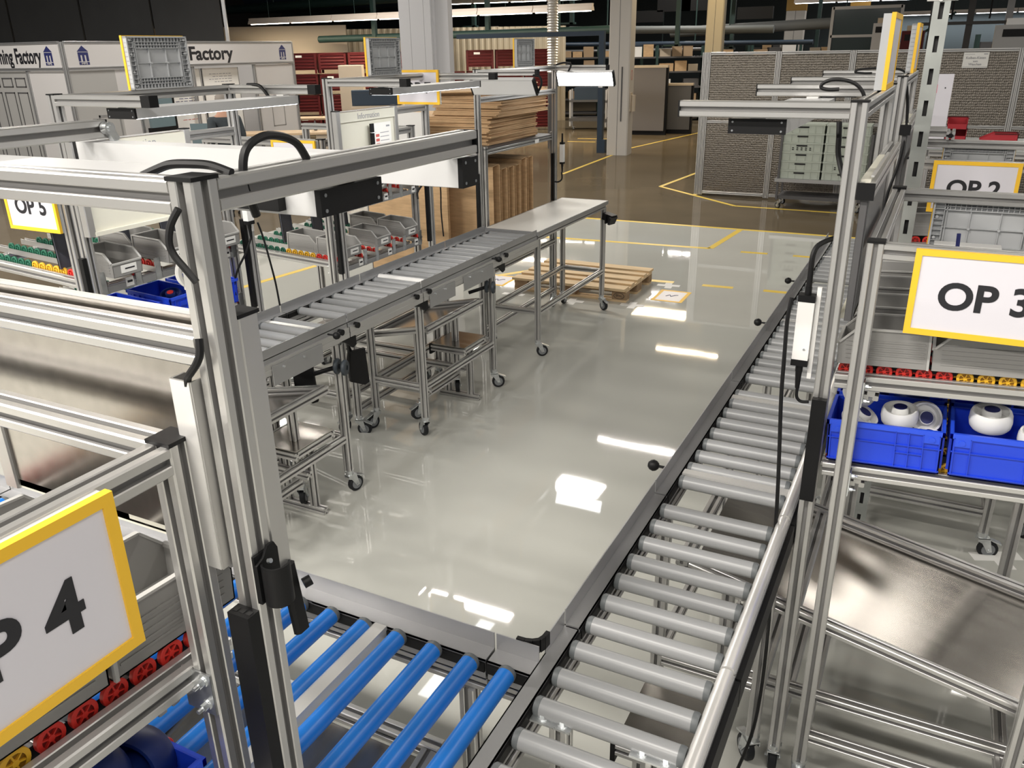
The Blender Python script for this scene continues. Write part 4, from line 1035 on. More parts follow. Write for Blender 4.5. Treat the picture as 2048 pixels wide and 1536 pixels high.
t = thing('big_carton', 'large flat brown carton front standing under the arm of OP 4', 'carton', (-3.86, 5.74, 0))
m = M(); m.box(-.42, .36, 0, .03, .55, 1.42); m.build('carton_body', CORK, t)
m = M(); m.box(-.42, .36, .031, .20, 1.36, 1.364); m.build('top_flap', CORK, t)

# ------------------------------------------------------------------ pallet, floor marks
t = thing('wooden_pallet', 'wooden euro pallet on the floor behind the white table', 'pallet', (-3.12, 7.75, 0), .0)
for y, w in ((-.385, .145), (-.19, .10), (0, .145), (.19, .10), (.385, .145)):
    m = M(); m.box(-.6, .6, y-w/2+.002, y+w/2-.002, .122, .144); m.build('top_board', WOOD, t)
for x in (-.53, 0, .53):
    m = M(); m.box(x-.0725, x+.0725, -.398, .398, .100, .122); m.build('cross_board', WOOD, t)
for y, w in ((-.35, .10), (0, .145), (.35, .10)):
    m = M(); m.box(-.6, .6, y-w/2, y+w/2, 0, .022); m.build('base_board', WOOD, t)
    for x, bw in ((-.53, .145), (0, .145), (.53, .145)):
        m = M(); m.box(x-bw/2, x+bw/2, y-w/2, y+w/2, .022, .100); b = m.build('block', WOODD, t)
        if y < -.3 and x > .3:
            text('lettering', 'EPAL', .030, INK, b, (x, y-w/2-.0012, .061))
            q = M(); 
            for i in range(20):
                a0, a1 = 2*PI*i/20, 2*PI*(i+1)/20
                q.bar((x+.052*math.cos(a0), y-w/2-.001, .061+.030*math.sin(a0)), (x+.052*math.cos(a1), y-w/2-.001, .061+.030*math.sin(a1)), .004, .0016, up=(0, 1, 0))
            q.build('oval_stamp', INK, b)
for x, y, r, lab in ((-2.44, 7.30, .05, 'white paper cross on the floor at the near right pallet corner'), (-2.33, 8.12, .1, 'white paper cross on the floor at the far right pallet corner'),
                (-3.02, 7.19, .1, 'white paper cross on the floor in front of the pallet middle'), (-3.66, 7.19, .0, 'white paper cross on the floor at the near left pallet corner'), (.52, 4.02, .4, 'white paper sheet on the floor under the OP 3 rack')):
    m = M(); m.prism([(-.11, -.04), (-.02, -.04), (-.02, -.11), (.05, -.11), (.05, -.03), (.12, -.03), (.12, .04), (.03, .04), (.03, .1), (-.04, .1), (-.04, .03), (-.11, .03)], (0, 0, .0), (1, 0, 0), (0, 1, 0), (0, 0, .0012))
    o = m.build('paper_cross', PAPER, None, loc=(x, y, .0003)); o.rotation_euler = (0, 0, r); tag(o, lab, 'floor mark')
def floor_sign(label, loc):
    t = thing('floor_sign', label, 'floor sign', loc, .02)
    m = M(); w, h, b = .155, .20, .035
    m.prism([(-w, -h), (w, -h), (w-b, -h+b), (-w+b, -h+b)], (0, 0, 0), (1, 0, 0), (0, 1, 0), (0, 0, .001)); m.prism([(-w, h), (-w+b, h-b), (w-b, h-b), (w, h)], (0, 0, 0), (1, 0, 0), (0, 1, 0), (0, 0, .001))
    for s in (-1, 1): m.prism([(s*w, -h), (s*w, h), (s*(w-b), h-b), (s*(w-b), -h+b)], (0, 0, 0), (1, 0, 0), (0, 1, 0), (0, 0, .001))
    m.build('frame', YELLOW, t)
    m = M(); m.box(-w+b, w-b, -h+b, h-b, 0, .0008); m.build('card', CARD, t)
    m = M(); m.tube([(-.05, -.02, .001), (-.02, .03, .001), (.0, -.02, .001), (.03, .03, .001), (.06, .04, .001)], .004, 5, 3); m.build('print_line', NAVY, t)
floor_sign('yellow bordered sign lying flat on the floor right of the pallet', (-2.185, 7.75, .0003))
floor_sign('yellow bordered sign lying flat on the floor left of the pallet', (-4.05, 7.62, .0003))

# ------------------------------------------------------------------ fair booth at the left
def booth():
    t = thing('trade_fair_booth', 'white panel booth with black Factory lettering and navy logos at the left', 'booth', (-13.4, 9.88, 0))
    def post(x, y, z1=2.54): beam('post', t, (x, y, 0), (x, y, z1), .06, .06, RAILG)
    ysec = [0, 1.35, 2.75, 4.45, 5.70]
    for y in ysec: post(0, y)
    for x in (-1.0, -2.6, -4.2): post(x, 0)
    # fascias
    def fascia(p0, p1, rz, cx, txtx, logos, mt):
        f0 = M(); f0.bar((*p0, 2.325), (*p1, 2.325), .02, .38); f = f0.build('fascia', mt, t)
        beam('fascia_rail', t, (*p0, 2.53), (*p1, 2.53), .05, .04, RAILG); beam('fascia_rail', t, (*p0, 2.115), (*p1, 2.115), .05, .05, RAILG)
        return f
    fl = fascia((-4.2, -.03), (-.03, -.03), 0, 0, 0, (), BOOTHW)
    fr = fascia((.03, .03), (.03, 5.67), 0, 0, 0, (), BOOTHW)
    lt = text('lettering', 'Learning Factory', .34, INK, fl, (0, -.042, 2.315), 0, .010, .66); lt.location.x = -.52-lt.dimensions.x/2
    lt = text('lettering', 'Learning Factory', .34, INK, fr, (.042, 0, 2.315), PI/2, .010, 1.12); lt.location.y = 3.84-lt.dimensions.x/2
    def logo(par, loc, rz):
        m = M()
        m.prism([(-.11, .055), (.11, .055), (0, .15)], (0, 0, 0), (1, 0, 0), (0, 0, 1), (0, -.002, 0))
        for x0, x1 in ((-.10, -.055), (-.022, .022), (.055, .10)): m.prism([(x0, -.10), (x1, -.10), (x1, .03), (x0, .03)], (0, 0, 0), (1, 0, 0), (0, 0, 1), (0, -.002, 0))
        m.prism([(-.10, .0), (.10, .0), (.10, .045), (-.10, .045)], (0, -.0001, 0), (1, 0, 0), (0, 0, 1), (0, -.002, 0))
        m.prism([(-.10, -.155), (.10, -.155), (.10, -.112), (-.10, -.112)], (0, 0, 0), (1, 0, 0), (0, 0, 1), (0, -.002, 0))
        o = m.build('logo', NAVY, par, loc=loc); o.rotation_euler = (0, 0, rz)
        text('lettering', 'MPS', .045, BOOTHW, o, (0, -.0035, -.134), 0, .001, 1.5)
    logo(fl, (-.32, -.042, 2.33), 0); logo(fr, (.042, .35, 2.33), PI/2); logo(fr, (.042, 5.35, 2.33), PI/2)
    # wall panels
    def panel(x0, y0, x1, y1, z0, z1, mt, nm='wall_panel', th=.02):
        m = M(); m.bar((x0, y0, (z0+z1)/2), (x1, y1, (z0+z1)/2), th, z1-z0); return m.build(nm, mt, t)
    panel(-1.0, 0, -.03, 0, .05, 2.08, BOOTHW)
    panel(0, .03, 0, .95, .05, 2.08, BOOTHG)
    m = M()
    for z0, z1 in ((1.30, 1.34), (.70, .74)): m.box(.011, .014, .45, .90, z0, z1)
    for y0, y1 in ((.45, .48), (.87, .90)): m.box(.011, .014, y0, y1, .70, 1.34)
    p = panel(0, .95, 0, 1.35, .05, 2.08, BOOTHW); m.build('picture_outline', RAILG, p)
    panel(0, 4.45, 0, 5.67, .05, 2.08, BOOTHW)
    q = M()
    for z0, z1 in ((1.28, 1.30), (.80, .82)): q.box(.011, .014, 4.85, 5.25, z0, z1)
    for y0, y1 in ((4.85, 4.87), (5.23, 5.25)): q.box(.011, .014, y0, y1, .80, 1.30)
    q.build('picture_outline', RAILG, t)
    # door front with panel frames on the left wall
    d = panel(-2.55, 0, -1.05, 0, .05, 2.08, BOOTHG, 'double_door')
    for i, x in enumerate((-2.52, -2.16, -1.80, -1.44)):
        for z0, z1 in ((1.82, 1.98), (1.00, 1.74), (.15, .92)):
            m = M(); a, b = x+.05, x+.33
            m.box(a, b, -.016, -.010, z0, z0+.02); m.box(a, b, -.016, -.010, z1-.02, z1); m.box(a, a+.02, -.016, -.010, z0, z1); m.box(b-.02, b, -.016, -.010, z0, z1)
            m.build('door_moulding', DGREY, d)
    panel(-4.2, 0, -2.65, 0, .05, 2.08, BOOTHW)
    # back wall of the booth and whiteboards
    panel(-3.4, .1, -3.4, 5.7, .05, 2.5, BOOTHG); panel(-3.4, 5.7, -.03, 5.7, .05, 2.08, BOOTHW)
    return t
booth()
t = thing('glass_cabinet', 'teal glass screen on a dark cabinet at the booth opening', 'cabinet', (-13.25, 11.55, 0))
m = M(); m.box(-.03, .03, -.26, .30, 1.05, 1.98); m.build('glass_pane', SCREEN, t)
m = M(); m.box(-.04, .04, -.30, .34, 0, 1.05); m.box(-.04, .04, .30, .34, 1.05, 2.0); m.box(-.04, .04, -.30, .34, 1.98, 2.05); m.build('cabinet_body', BLACK, t)
for i, (y0, y1) in enumerate(((12.05, 12.95), (12.99, 14.0))):
    t = thing('whiteboard', ('left' if i == 0 else 'right')+' whiteboard with marker notes inside the booth', 'whiteboard', (-13.55, (y0+y1)/2, .55))
    h = (y1-y0)/2
    m = M(); m.box(-.01, .01, -h, h, 0, 1.5); m.build('board_face', PAPER, t)
    m = M()
    for y in (-h, h-.02): m.box(-.012, .014, y, y+.02, 0, 1.5)
    m.box(-.012, .014, -h, h, 0, .02); m.build('board_frame', RAILG, t)
    for mt, zz in ((NAVY, (.95, .90, .85, .80, .75, .70)), (INKG, (1.38, 1.33, 1.28, 1.23)), (INKR, (1.1, 1.05, .55))):
        m = M()
        for z in zz:
            y = -h*.7+.2*rnd.random()
            while y < h*.55:
                l = .04+.07*rnd.random(); m.box(.0102, .0112, y, y+l, z, z+.012); y += l+.025
        m.build('marker_note', mt, t)
t = thing('monitor', 'dark monitor screen standing in front of the whiteboard', 'monitor', (-10.4, 9.9, 0))
m = M(); m.prism([(-.25, 1.0), (.14, 1.0), (.04, 1.30), (-.25, 1.30)], (0, 0, 0), (.9, .42, 0), (0, 0, 1), (-.01, .02, 0)); m.build('screen', SCREEN, t)
m = M(); m.box(-.04, .04, -.04, .04, .75, 1.0); m.box(-.4, .4, -.3, .3, .70, .75); m.build('stand', DGREY, t)
for x in (-.35, .35):
    for y in (-.25, .25): beam('leg', t, (x, y, 0), (x, y, .70))

# dark partition behind the booth, beige wall, corrugated wall
t = thing('charcoal_partition', 'tall charcoal partition wall behind the booth', 'partition', (-17.0, 13.8, 0))
a, b = Vector((-9.0, -3.4, 0)), Vector((.9, 2.6, 0)); n = 7
for i in range(n):
    p, q = a+(b-a)*(i/n), a+(b-a)*((i+1)/n-.004)
    m = M(); m.bar((p.x, p.y, 2.6), (q.x, q.y, 2.6), .08, 5.2); m.build('partition_panel', CHAR, t)
m = M(); m.bar((b.x, b.y, 2.6), (b.x+.06, b.y+.04, 2.6), .09, 5.2); m.build('light_edge_trim', RAILG, t)
t = thing('beige_wall', 'beige wall section behind the booth fascia', 'wall', (-21.0, 21.5, 0))
m = M(); m.bar((-2.6, -1.6, 1.55), (3.6, 1.4, 1.55), .1, 3.1); m.build('wall_panel', BEIGE, t)
t = thing('corrugated_wall', 'cream corrugated sheet wall behind the red containers', 'wall', (-17.0, 24.5, 0))
m = M(); u = Vector((.87, .49, 0)); nrm = Vector((.49, -.87, 0))
pts = []
for i in range(60):
    s0 = -6+i*.2
    for ds, o in ((0, 0), (.06, 0), (.09, .04), (.15, .04)):
        p = u*(s0+ds)+nrm*o; pts.append((p.x, p.y))
m.loft([[(x, y, 0) for x, y in pts], [(x, y, 3.0) for x, y in pts]], cap=False, closed=False); m.build('sheet', mat('cream_corrugated', (.60, .52, .38), .6), t)

# stacked red steel containers
def red_mesh():
    m = M(); w, d, h = .80, .6, .56
    m.box(-w/2, w/2, -d/2+.03, d/2, .10, h)
    for i in range(5): m.bar((-w/2+.03, -d/2+.022, .16+i*.085), (w/2-.03, -d/2+.022, .16+i*.085), .03, .045, c=.012)
    m.box(-w/2, w/2, -d/2, d/2, h-.03, h)
    b = m.mesh('container_body', REDC)
    m = M()
    for x in (-w/2, w/2-.06): m.box(x, x+.06, -d/2, -d/2+.05, 0, h); m.box(x, x+.06, d/2-.05, d/2, 0, h)
    return b, m.mesh('corner_post', REDC)
RM = red_mesh()
base = Vector((-16.9, 20.6, 0)); uu = Vector((.86, .51, 0))
for i in range(9):
    for j in range(4):
        if i in (5,) and j == 3: continue
        p = base+uu*(.86*i-.3)
        t = thing('red_container', f'dark red ribbed steel container, {ORD(i)} stack from the left, {["lowest", "second lowest", "second highest", "topmost"][j]} in it', 'container', (p.x, p.y, .58*j), math.atan2(uu.y, uu.x), 'stacked red steel containers')
        inst('container_body', RM[0], t); inst('corner_post', RM[1], t)
        if (i+j) % 3 == 0:
            q = M(); q.box(-.18, .0, -.312, -.31, .44, .50); q.build('paper_label', PAPER, t)

# desks and office things in front of the containers
def desk(label, loc, rz, L, dep=.75):
    t = thing('workbench', label, 'desk', loc, rz)
    m = M(); m.box(-L/2, L/2, -dep/2, dep/2, .76, .80); m.build('desktop', DESKW, t)
    for x in (-L/2+.04, L/2-.04):
        m = M(); m.box(x-.025, x+.025, -dep/2+.05, dep/2-.05, 0, .76); m.build('side_frame', DGREY, t)
    m = M(); m.box(L/2-.62, L/2-.1, -dep/2+.04, dep/2-.05, .1, .75); c = m.build('drawer_unit', BEIGE, t)
    for k in range(3):
        m = M(); m.box(L/2-.60, L/2-.12, -dep/2+.025, -dep/2+.04, .12+.21*k, .31+.21*k); d = m.build('drawer', BEIGE, c)
    return t
desk('beech topped workbench with drawers nearest the booth', (-12.2, 13.7, 0), .55, 2.6)
desk('beech topped workbench with drawers in front of the red containers', (-10.7, 15.9, 0), .55, 3.0)
desk('long beech workbench seen through the booth opening', (-14.2, 17.2, 0), .55, 3.2)
def boxy(name, label, cat, loc, s, mt, rz=.5, extra=None):
    t = thing(name, label, cat, loc, rz); x, y, z = s
    m = M(); m.prism([(-y/2, 0), (y/2, 0), (y/2, z), (-y/2+.02, z), (-y/2, z-.02)], (-x/2, 0, 0), (0, 1, 0), (0, 0, 1), (x, 0, 0)); m.build('housing', mt, t)
    m = M(); m.box(-x/2-.004, x/2+.004, -y/2-.004, y/2+.004, z*.82, z*.83); m.build('seam', DGREY, t)
    if extra == 'front':
        m = M()
        for i in range(5): m.box(-x/2+.06+i*(x-.1)/5, -x/2+.065+i*(x-.1)/5, -y/2-.006, -y/2, .03, z*.7)
        m.build('front_grille', DGREY, t)
    return t
boxy('beige_cabinet', 'tall beige cabinet in front of the first red containers', 'cabinet', (-14.6, 19.3, 0), (.62, .5, 1.98), BEIGE)
boxy('copier', 'beige office machine with slotted front on the workbench', 'machine', (-11.5, 16.2, .80), (1.3, .5, .38), BEIGE, .55, 'front')
boxy('dark_case', 'dark blue black case on top of the beige office machine', 'case', (-11.6, 16.2, 1.19), (1.1, .42, .32), DBLUE, .55)
boxy('box_file', 'beige upright box file on the workbench by the red containers', 'box', (-10.05, 16.4, .80), (.42, .35, .50), BEIGE, .35)
t = thing('drink_bottle', 'small dark bottle standing on the workbench', 'bottle', (-11.75, 14.15, .80))
m = M(); m.lathe([(.03, 0), (.035, .02), (.035, .13), (.015, .17), (.015, .2)], (0, 0, 0), (0, 0, 1), 12); m.build('bottle_body', DGREY, t, True); M().cyl((0, 0, .2), (0, 0, .22), .017, 10).build('cap', REDC, t)

# big grey column, concrete pillars, panels
t = thing('steel_column', 'wide grey clad column in the middle background', 'column', (-8.95, 14.2, 0), .12)
m = M()
for a, b in ((-.42, -.20), (-.195, .08), (.085, .22)): m.box(a, b, -.25, .25, 0, 7)
m.build('column_core', GRAYCOL, t); m = M(); m.box(-.44, .24, -.20, .20, 0, 7); m.box(.22, .50, -.10, .10, 0, 7); m.build('column_flange', GRAYCOL, t)
def pillar(label, loc, w, mt, rz=0, extras=True, base=True):
    t = thing('concrete_pillar', label, 'pillar', loc, rz)
    m = M(); m.bar((0, 0, 0), (0, 0, 7), w, w, up=(0, 1, 0), c=.025); m.build('shaft', mt, t)
    m = M(); m.box(-w*.02, w*.0, -w/2-.003, -w/2, .0, 7); m.build('joint_line', DGREY, t)
    if extras:
        M().cyl((.08, -w/2-.02, .75), (.08, -w/2-.02, 1.9), .015, 8).build('conduit', DGREY, t)
        m = M(); m.box(w/2, w/2+.02, -.1, .06, .95, 1.35); m.cyl((w/2+.06, -.02, .95), (w/2+.06, -.02, 1.3), .05, 10); m.build('hydrant_box', BEIGE, t)
        m = M()
        for i in range(16):
            a0, a1 = 2*PI*i/16, 2*PI*(i+1)/16; m.bar((w/2+.002, .0+.07*math.cos(a0), 1.72+.1*math.sin(a0)), (w/2+.002, .07*math.cos(a1), 1.72+.1*math.sin(a1)), .012, .003, up=(1, 0, 0))
        m.build('round_sign', INKR, t)
    return t
pillar('grey painted concrete pillar with conduit by the blue post', (-6.72, 18.75, 0), .48, PILLAR, .1)
pillar('cream painted pillar rising behind the fence corner', (-5.35, 21.5, 0), .40, PILLARY, .1, False)
OCH = mat('ochre_paint', (.35, .20, .04), .6)
for lab, lc in (('pale pillar with ochre top far behind the fence', (-6.2, 38.0, 0)), ('second pale pillar with ochre top far behind the fence, farther right', (-4.0, 40.0, 0))):
    t = pillar(lab, lc, .75, PILLAR, .1, False); m = M(); m.box(-.385, .385, -.385, .385, 3.55, 7); m.build('painted_collar', OCH, t)['label'] = 'ochre painted upper part'
t = thing('blue_pipe_frame', 'slim dark blue post with a horizontal pipe beside the concrete pillar', 'frame', (-7.25, 18.9, 0))
m = M(); m.box(-.06, .06, -.06, .06, 0, 2.65); m.build('post', DBLUE, t); m = M(); m.bar((-3.6, -.3, 2.60), (0, 0, 2.60), .10, .10); m.build('pipe', DBLUE, t); m = M(); m.box(-.05, .05, -.064, -.06, 1.45, 1.58); m.build('sticker', PAPER, t); m = M(); m.box(-.06, .14, -.07, .07, 0, .3); m.build('foot', DBLUE, t)
for i, (x, y, w, hgt) in enumerate(((-7.72, 23.3, 1.30, 1.83), (-6.85, 23.9, .7, 1.35))):
    t = thing('standing_panel', ['large dark grey panel standing behind the concrete pillar', 'smaller dark panel behind the large grey panel'][i], 'panel', (x, y, 0), .12)
    m = M(); m.box(-w/2, w/2, -.12, .0, .12, hgt-.06); m.build('panel_face', mat('grey_felt', (.15, .14, .14), .8) if i == 0 else DGREY, t); m = M(); m.box(-w/2-.01, w/2+.05, -.05, .10, 0, hgt-.06); m.build('panel_frame', BLACK, t); m = M(); m.box(-w/2, w/2+.05, -.13, .10, hgt-.06, hgt); m.build('top_edge', BEIGE, t)

# flexible silver duct
t = thing('flexible_duct', 'silver flexible ventilation duct hanging behind the packing station', 'duct', (-8.7, 19.4, 0))
m = M(); prof = []
z = 1.75
while z < 6.9: prof += [(.115, z), (.135, z+.03)]; z += .06
m.lathe(prof, (0, 0, 0), (0, 0, 1), 16); m.build('duct_hose', ALUB, t, True); m = M(); m.cyl((0, 0, 0), (0, 0, 1.75), .12, 12); m.build('duct_base', DGREY, t)

# hanging lamp rows
def lamp_row(label, p0, p1, zb, n, lit=TUBE, w=.20, cat='lamp'):
    p0, p1 = Vector((*p0, zb)), Vector((*p1, zb)); d = (p1-p0); L = d.length
    t = thing('hanging_strip_light', label, cat, (p0+p1)/2, math.atan2(d.y, d.x))
    for i in range(n):
        a, b = -L/2+L*i/n+.01, -L/2+L*(i+1)/n-.01
        m = M(); m.loft([[(x, -w/2, .0), (x, w/2, .0), (x, w*.3, .09), (x, -w*.3, .09)] for x in (a, b)]); h = m.build('reflector', LUMW, t)
        m = M(); m.box(a, b, -w*.22, w*.22, .09, .16); m.build('gear_tray', LUMW, h)
        m = M(); m.cyl((a+.04, 0, -.006), (b-.04, 0, -.006), .013, 8); m.build('tube', lit, h)
        M().cyl(((a+b)/2, 0, .16), ((a+b)/2, 0, 7-zb), .006, 6).build('hanger_rod', DGREEN, h)
    return t
lamp_row('long hanging strip light with warm tubes across the upper middle', (-19.2, 20.6), (-8.0, 20.2), 3.13, 7)
lamp_row('shorter hanging strip light behind the wide grey column', (-22.5, 30.5), (-15.5, 29.6), 2.95, 4)
lamp_row('row of bright cool tubes hanging at the upper right', (-4.6, 45.4), (8.5, 45.0), 3.45, 8, TUBEC, .3)
lamp_row('second strip light row high above the long hanging light', (-15.0, 24.5), (-8.9, 25.2), 3.65, 5)
lamp_row('short strip light at the top edge behind the fence pillar', (-6.0, 36.0), (-1.4, 36.2), 3.75, 3, TUBEC, .3)
area('warm_strip_glow', (-13.6, 20.4, 3.1), 11, .15, 260, (1, .84, .6), (0, 0, -.035))
area('cool_strip_glow', (2, 45.2, 3.42), 12, .2, 160, (.95, .97, 1))

# overhead pipes and hangers
def pipe(label, pts, r, mt, name='overhead_pipe'):
    p, q = Vector(pts[0]), Vector(pts[-1]); c = (p+q)/2
    t = thing(name, label, 'pipe', c)
    M().cyl(p-c, q-c, r, 12).build('pipe_run', mt, t, True)
    for k in (.2, .8):
        h = p+(q-p)*k; M().cyl(h-c, Vector((h.x, h.y, 7.0))-c, .02, 6).build('hanger_rod', DGREEN, t)
pipe('dark green round pipe end below the long strip light', [(-17.6, 21.8, 2.68), (-8.0, 22.6, 2.75)], .10, DGREEN)
pipe('grey cable tray pipe crossing behind the flexible duct', [(-11.5, 27.0, 2.85), (-5, 27.0, 2.72)], .11, mat('tray_grey', (.12, .13, .13), .6))
pipe('dark pipe crossing just below the cable tray', [(-22, 28.0, 2.5), (-4, 28.0, 2.35)], .07, DBLUE)
pipe('long grey duct running behind the cream pillar', [(-9.0, 30.0, 2.75), (-2, 30.0, 2.95)], .16, mat('duct_grey', (.16, .165, .16), .6))
pipe('grey rail pipe above the far shelves', [(-20, 31.0, 2.2), (-7, 31.0, 2.2)], .05, RAILG)
pipe('dark truss chord high at the left', [(-24, 24, 3.75), (-10, 24, 3.95)], .14, DGREEN)
pipe('upper dark blue duct across the top', [(-12, 29, 4.3), (3, 29, 4.3)], .35, DBLUE)
pipe('dark blue crane beam at the top left', [(-24, 26, 4.2), (-15, 26.5, 4.2)], .5, DBLUE)
pipe('ochre yellow crane beam behind the strip light', [(-22, 32, 4.6), (-12, 32.5, 4.5)], .28, mat('crane_ochre', (.22, .12, .015), .6))
HX = ((-15.6, 21.9, 2.55), (-12.0, 22.3, 2.6), (-13.8, 23, 2.75), (-9.9, 22.4, 2.65), (-11, 26, 3.0), (-14.5, 26, 3.0), (-7.6, 26.0, 2.3), (-4.6, 33.0, 2.0), (-6.9, 30.0, 2.2))
for i, (x, y, z) in enumerate(HX):
    rk = sorted(range(9), key=lambda j: HX[j][0]/HX[j][1]).index(i)
    t = thing('pipe_hanger', f'dark green hanger post for the overhead pipes, {ORD(rk)} from the left', 'hanger', (x, y, z), 0, 'overhead pipe hangers')
    m = M(); m.box(-.06, .06, -.06, .06, 0, 7-z); m.build('hanger_post', DGREEN, t); m = M(); m.box(-.4, .12, -.06, .06, -.0, .05); m.build('hanger_arm', DGREEN, t)
for i, x in enumerate((-9.4, -7.7, -5.9, -8.5)):
    m = M(); m.box(-.55, .55, -.05, .05, 0, .35); o = m.build('ceiling_grille', BLACK, None, loc=(x, 28.55, 3.05+.3*(i % 2)))
    tag(o, 'black grille box under the dark blue duct, '+['leftmost', 'third from the left', 'rightmost', 'second from the left'][i], 'grille', 'grilles under the blue duct')

# far storage racks with boxes
def far_rack(label, p0, ang, n, seed, ztop=2.35):
    r2 = random.Random(seed); u = Vector((math.cos(ang), math.sin(ang), 0)); bay = 1.5
    t = thing('storage_rack', label, 'rack', (*p0, 0), ang)
    for i in range(n+1):
        m = M(); m.box(i*bay-.04, i*bay+.04, -.02, .04, 0, ztop); m.box(i*bay-.04, i*bay+.04, .7, .76, 0, ztop); m.build('upright', DGREEN, t)
    lv = [.15, .62, 1.08, 1.55, 2.0]
    for z in lv:
        m = M(); m.box(0, n*bay, 0, .75, z-.05, z); m.build('shelf', DGREY, t)
    cols = [CORK, CORK, CARDB, BEIGE, DGREY, WHITE]; CN = ['brown', 'brown', 'dull brown', 'beige', 'dark', 'white']; short = {3: 'duct rack', 5: 'pillar rack', 8: 'corner rack', 9: 'fence rack'}[seed]
    for i in range(n):
        for z in lv[1:]:
            x = i*bay+.08; nb = 0
            while x < (i+1)*bay-.35:
                w = r2.uniform(.28, .5); h = r2.uniform(.16, .38)
                if r2.random() < .82:
                    p = Vector((*p0, 0))+u*(x+w/2)+Vector((-u.y, u.x, 0))*.25
                    m = M(); m.box(-w/2, w/2, -.2, .25, 0, h); m.box(-w/2-.003, w/2+.003, -.203, .253, h*.84, h*.86)
                    ci = r2.randrange(6); o = m.build('storage_box', cols[ci], None, loc=(p.x, p.y, z)); o.rotation_euler = (0, 0, ang)
                    tag(o, f'{CN[ci]} storage box, {ORD(lv.index(z)-1)} shelf of the {short}, {ORD(i)} bay, {ORD(nb)} in it', 'box', 'boxes on the far racks'); nb += 1
                x += w+.05
far_rack('far storage rack with boxes behind the flexible duct', (-16.8, 26.8), .42, 5, 3)
far_rack('far storage rack with boxes behind the concrete pillar', (-10.2, 27.4), .35, 4, 5)
far_rack('far storage rack with boxes left of the fence corner', (-6.6, 31.0), .2, 3, 8)
far_rack('far storage rack with boxes behind the fence', (-4.0, 33.0), .1, 6, 9, 2.5)
for i, x in enumerate((-9.9, -8.75)):
    t = thing('transport_cart', ['dark transport cart under the glowing lamp', 'dark transport cart with red tray behind the blue post'][i], 'cart', (x, 24.6, 0), .3)
    m = M(); m.box(-.5, .5, -.35, .35, .25, .34); m.box(-.5, .5, -.35, .35, .80, .86); m.build('deck', DGREY, t)
    for xx in (-.47, .47):
        m = M(); m.box(xx-.025, xx+.025, -.33, -.28, .1, 1.15); m.box(xx-.025, xx+.025, .28, .33, .1, 1.15); m.build('frame_post', GRAYCOL, t)
    m = M(); m.box(-.35, .35, -.3, .3, .86, 1.2); m.build('tray', REDC if i else DBLUE, t)
    for xx in (-.4, .4): caster(t, xx, -.3, .3, top=.14)

# fence of perforated sheet
t = thing('machine_fence', 'tall fence of perforated sheet panels in aluminium frames at the right', 'fence', (-3.5, 13.75, 0))
xs = [0, 1.07, 2.12, 3.18, 4.25, 5.3, 6.4]
for i, x in enumerate(xs):
    for dx in ((-.025, .02) if i else (-.07, -.025, .02)): beam('post', t, (x+dx, 0, .02), (x+dx, 0, 2.20))
for a, b in zip(xs[:-1], xs[1:]):
    for z in (2.18, 1.17, .06): beam('rail', t, (a+.045, 0, z), (b-.05, 0, z))
    for z0, z1 in ((.085, 1.145), (1.195, 2.155)):
        m = M(); m.box(a+.045, b-.048, -.003, .003, z0, z1); m.build('sheet_panel', PERF, t)
beam('post', t, (-.05, 1.2, .02), (-.05, 1.2, 2.2)); beam('rail', t, (-.05, .04, 2.18), (-.05, 1.18, 2.18)); beam('rail', t, (-.05, .04, .06), (-.05, 1.18, .06))
m = M(); m.box(-.053, -.047, .03, 1.17, .085, 2.155); m.build('sheet_panel', PERF, t)
t = thing('paper_notice', 'white paper notice with German text hanging on the fence', 'notice', (.20, 13.722, 1.95), 0)
m = M(); m.box(-.155, .155, 0, .003, 0, .2); m.build('paper', PAPER, t)
for s, z, f in (('Kolben-Kisten', .128, .042), ('zum', .085, .034), ('Waschen', .045, .042)): text('lettering', s, f, INKG, t, (0, -.001, z), 0, .0008)
m = M(); m.box(-.15, .15, -.001, 0, .012, .016); m.box(-.14, -.02, -.001, 0, .172, .176); m.box(.09, .14, -.001, 0, .172, .182); m.build('print_line', INKG, t)

# steel framework and machines far behind the fence
t = thing('steel_framework', 'dark steel framework of posts and rails far behind the fence at the upper right', 'framework', (1.0, 30.0, 0))
for x in (-1.9, -.9, .1, .9, 1.8, 2.6, 3.6):
    m = M(); m.box(x-.09, x+.09, -.1, .1, 0, 5.2); m.build('post', GRAYCOL if x in (.1, 1.8) else DGREY, t)
for z in (2.75, 3.55, 4.3):
    m = M(); m.box(-2.2, 4.6, -.14, -.04, z, z+.09); m.build('rail', DGREY, t)
for x in (-1.4, -.4, .5, 1.35, 2.2, 3.1):
    m = M(); m.cyl((x, -.2, 2.9), (x, -.2, 4.6), .025, 8); m.build('hanging_hose', BLACK, t)
m = M(); m.bar((-2.4, -.1, 2.35), (-1.3, -.1, 3.1), .07, .07); m.build('brace', DGREEN, t)
for i, (x, y, w, h, mt, lab) in enumerate(((-1.85, 24.5, .42, 2.75, GRAYCOL, 'pale grey robot-like machine tower behind the fence'), (1.0, 20.5, .9, 2.58, BOOTHG, 'grey machine housing behind the fence near the notice'), (1.9, 20.8, .5, 2.66, DGREY, 'dark machine cabinet beside the grey housing behind the fence'), (-1.1, 24.0, .5, 2.55, REDC, 'red topped machine box behind the fence'))):
    t = thing('machine_tower', lab, 'machine', (x, y, 0))
    m = M(); m.box(-w/2, w/2, -.25, .25, 0, h); m.build('housing', mt, t)
    m = M(); m.box(-w*.3, w*.3, -.2, .2, h, h+.12); m.build('top_unit', BEIGE if i != 1 else WHITE, t); m = M(); m.box(-w*.35, w*.35, -.256, -.25, h-.22, h-.08); m.build('window', BLACK, t)
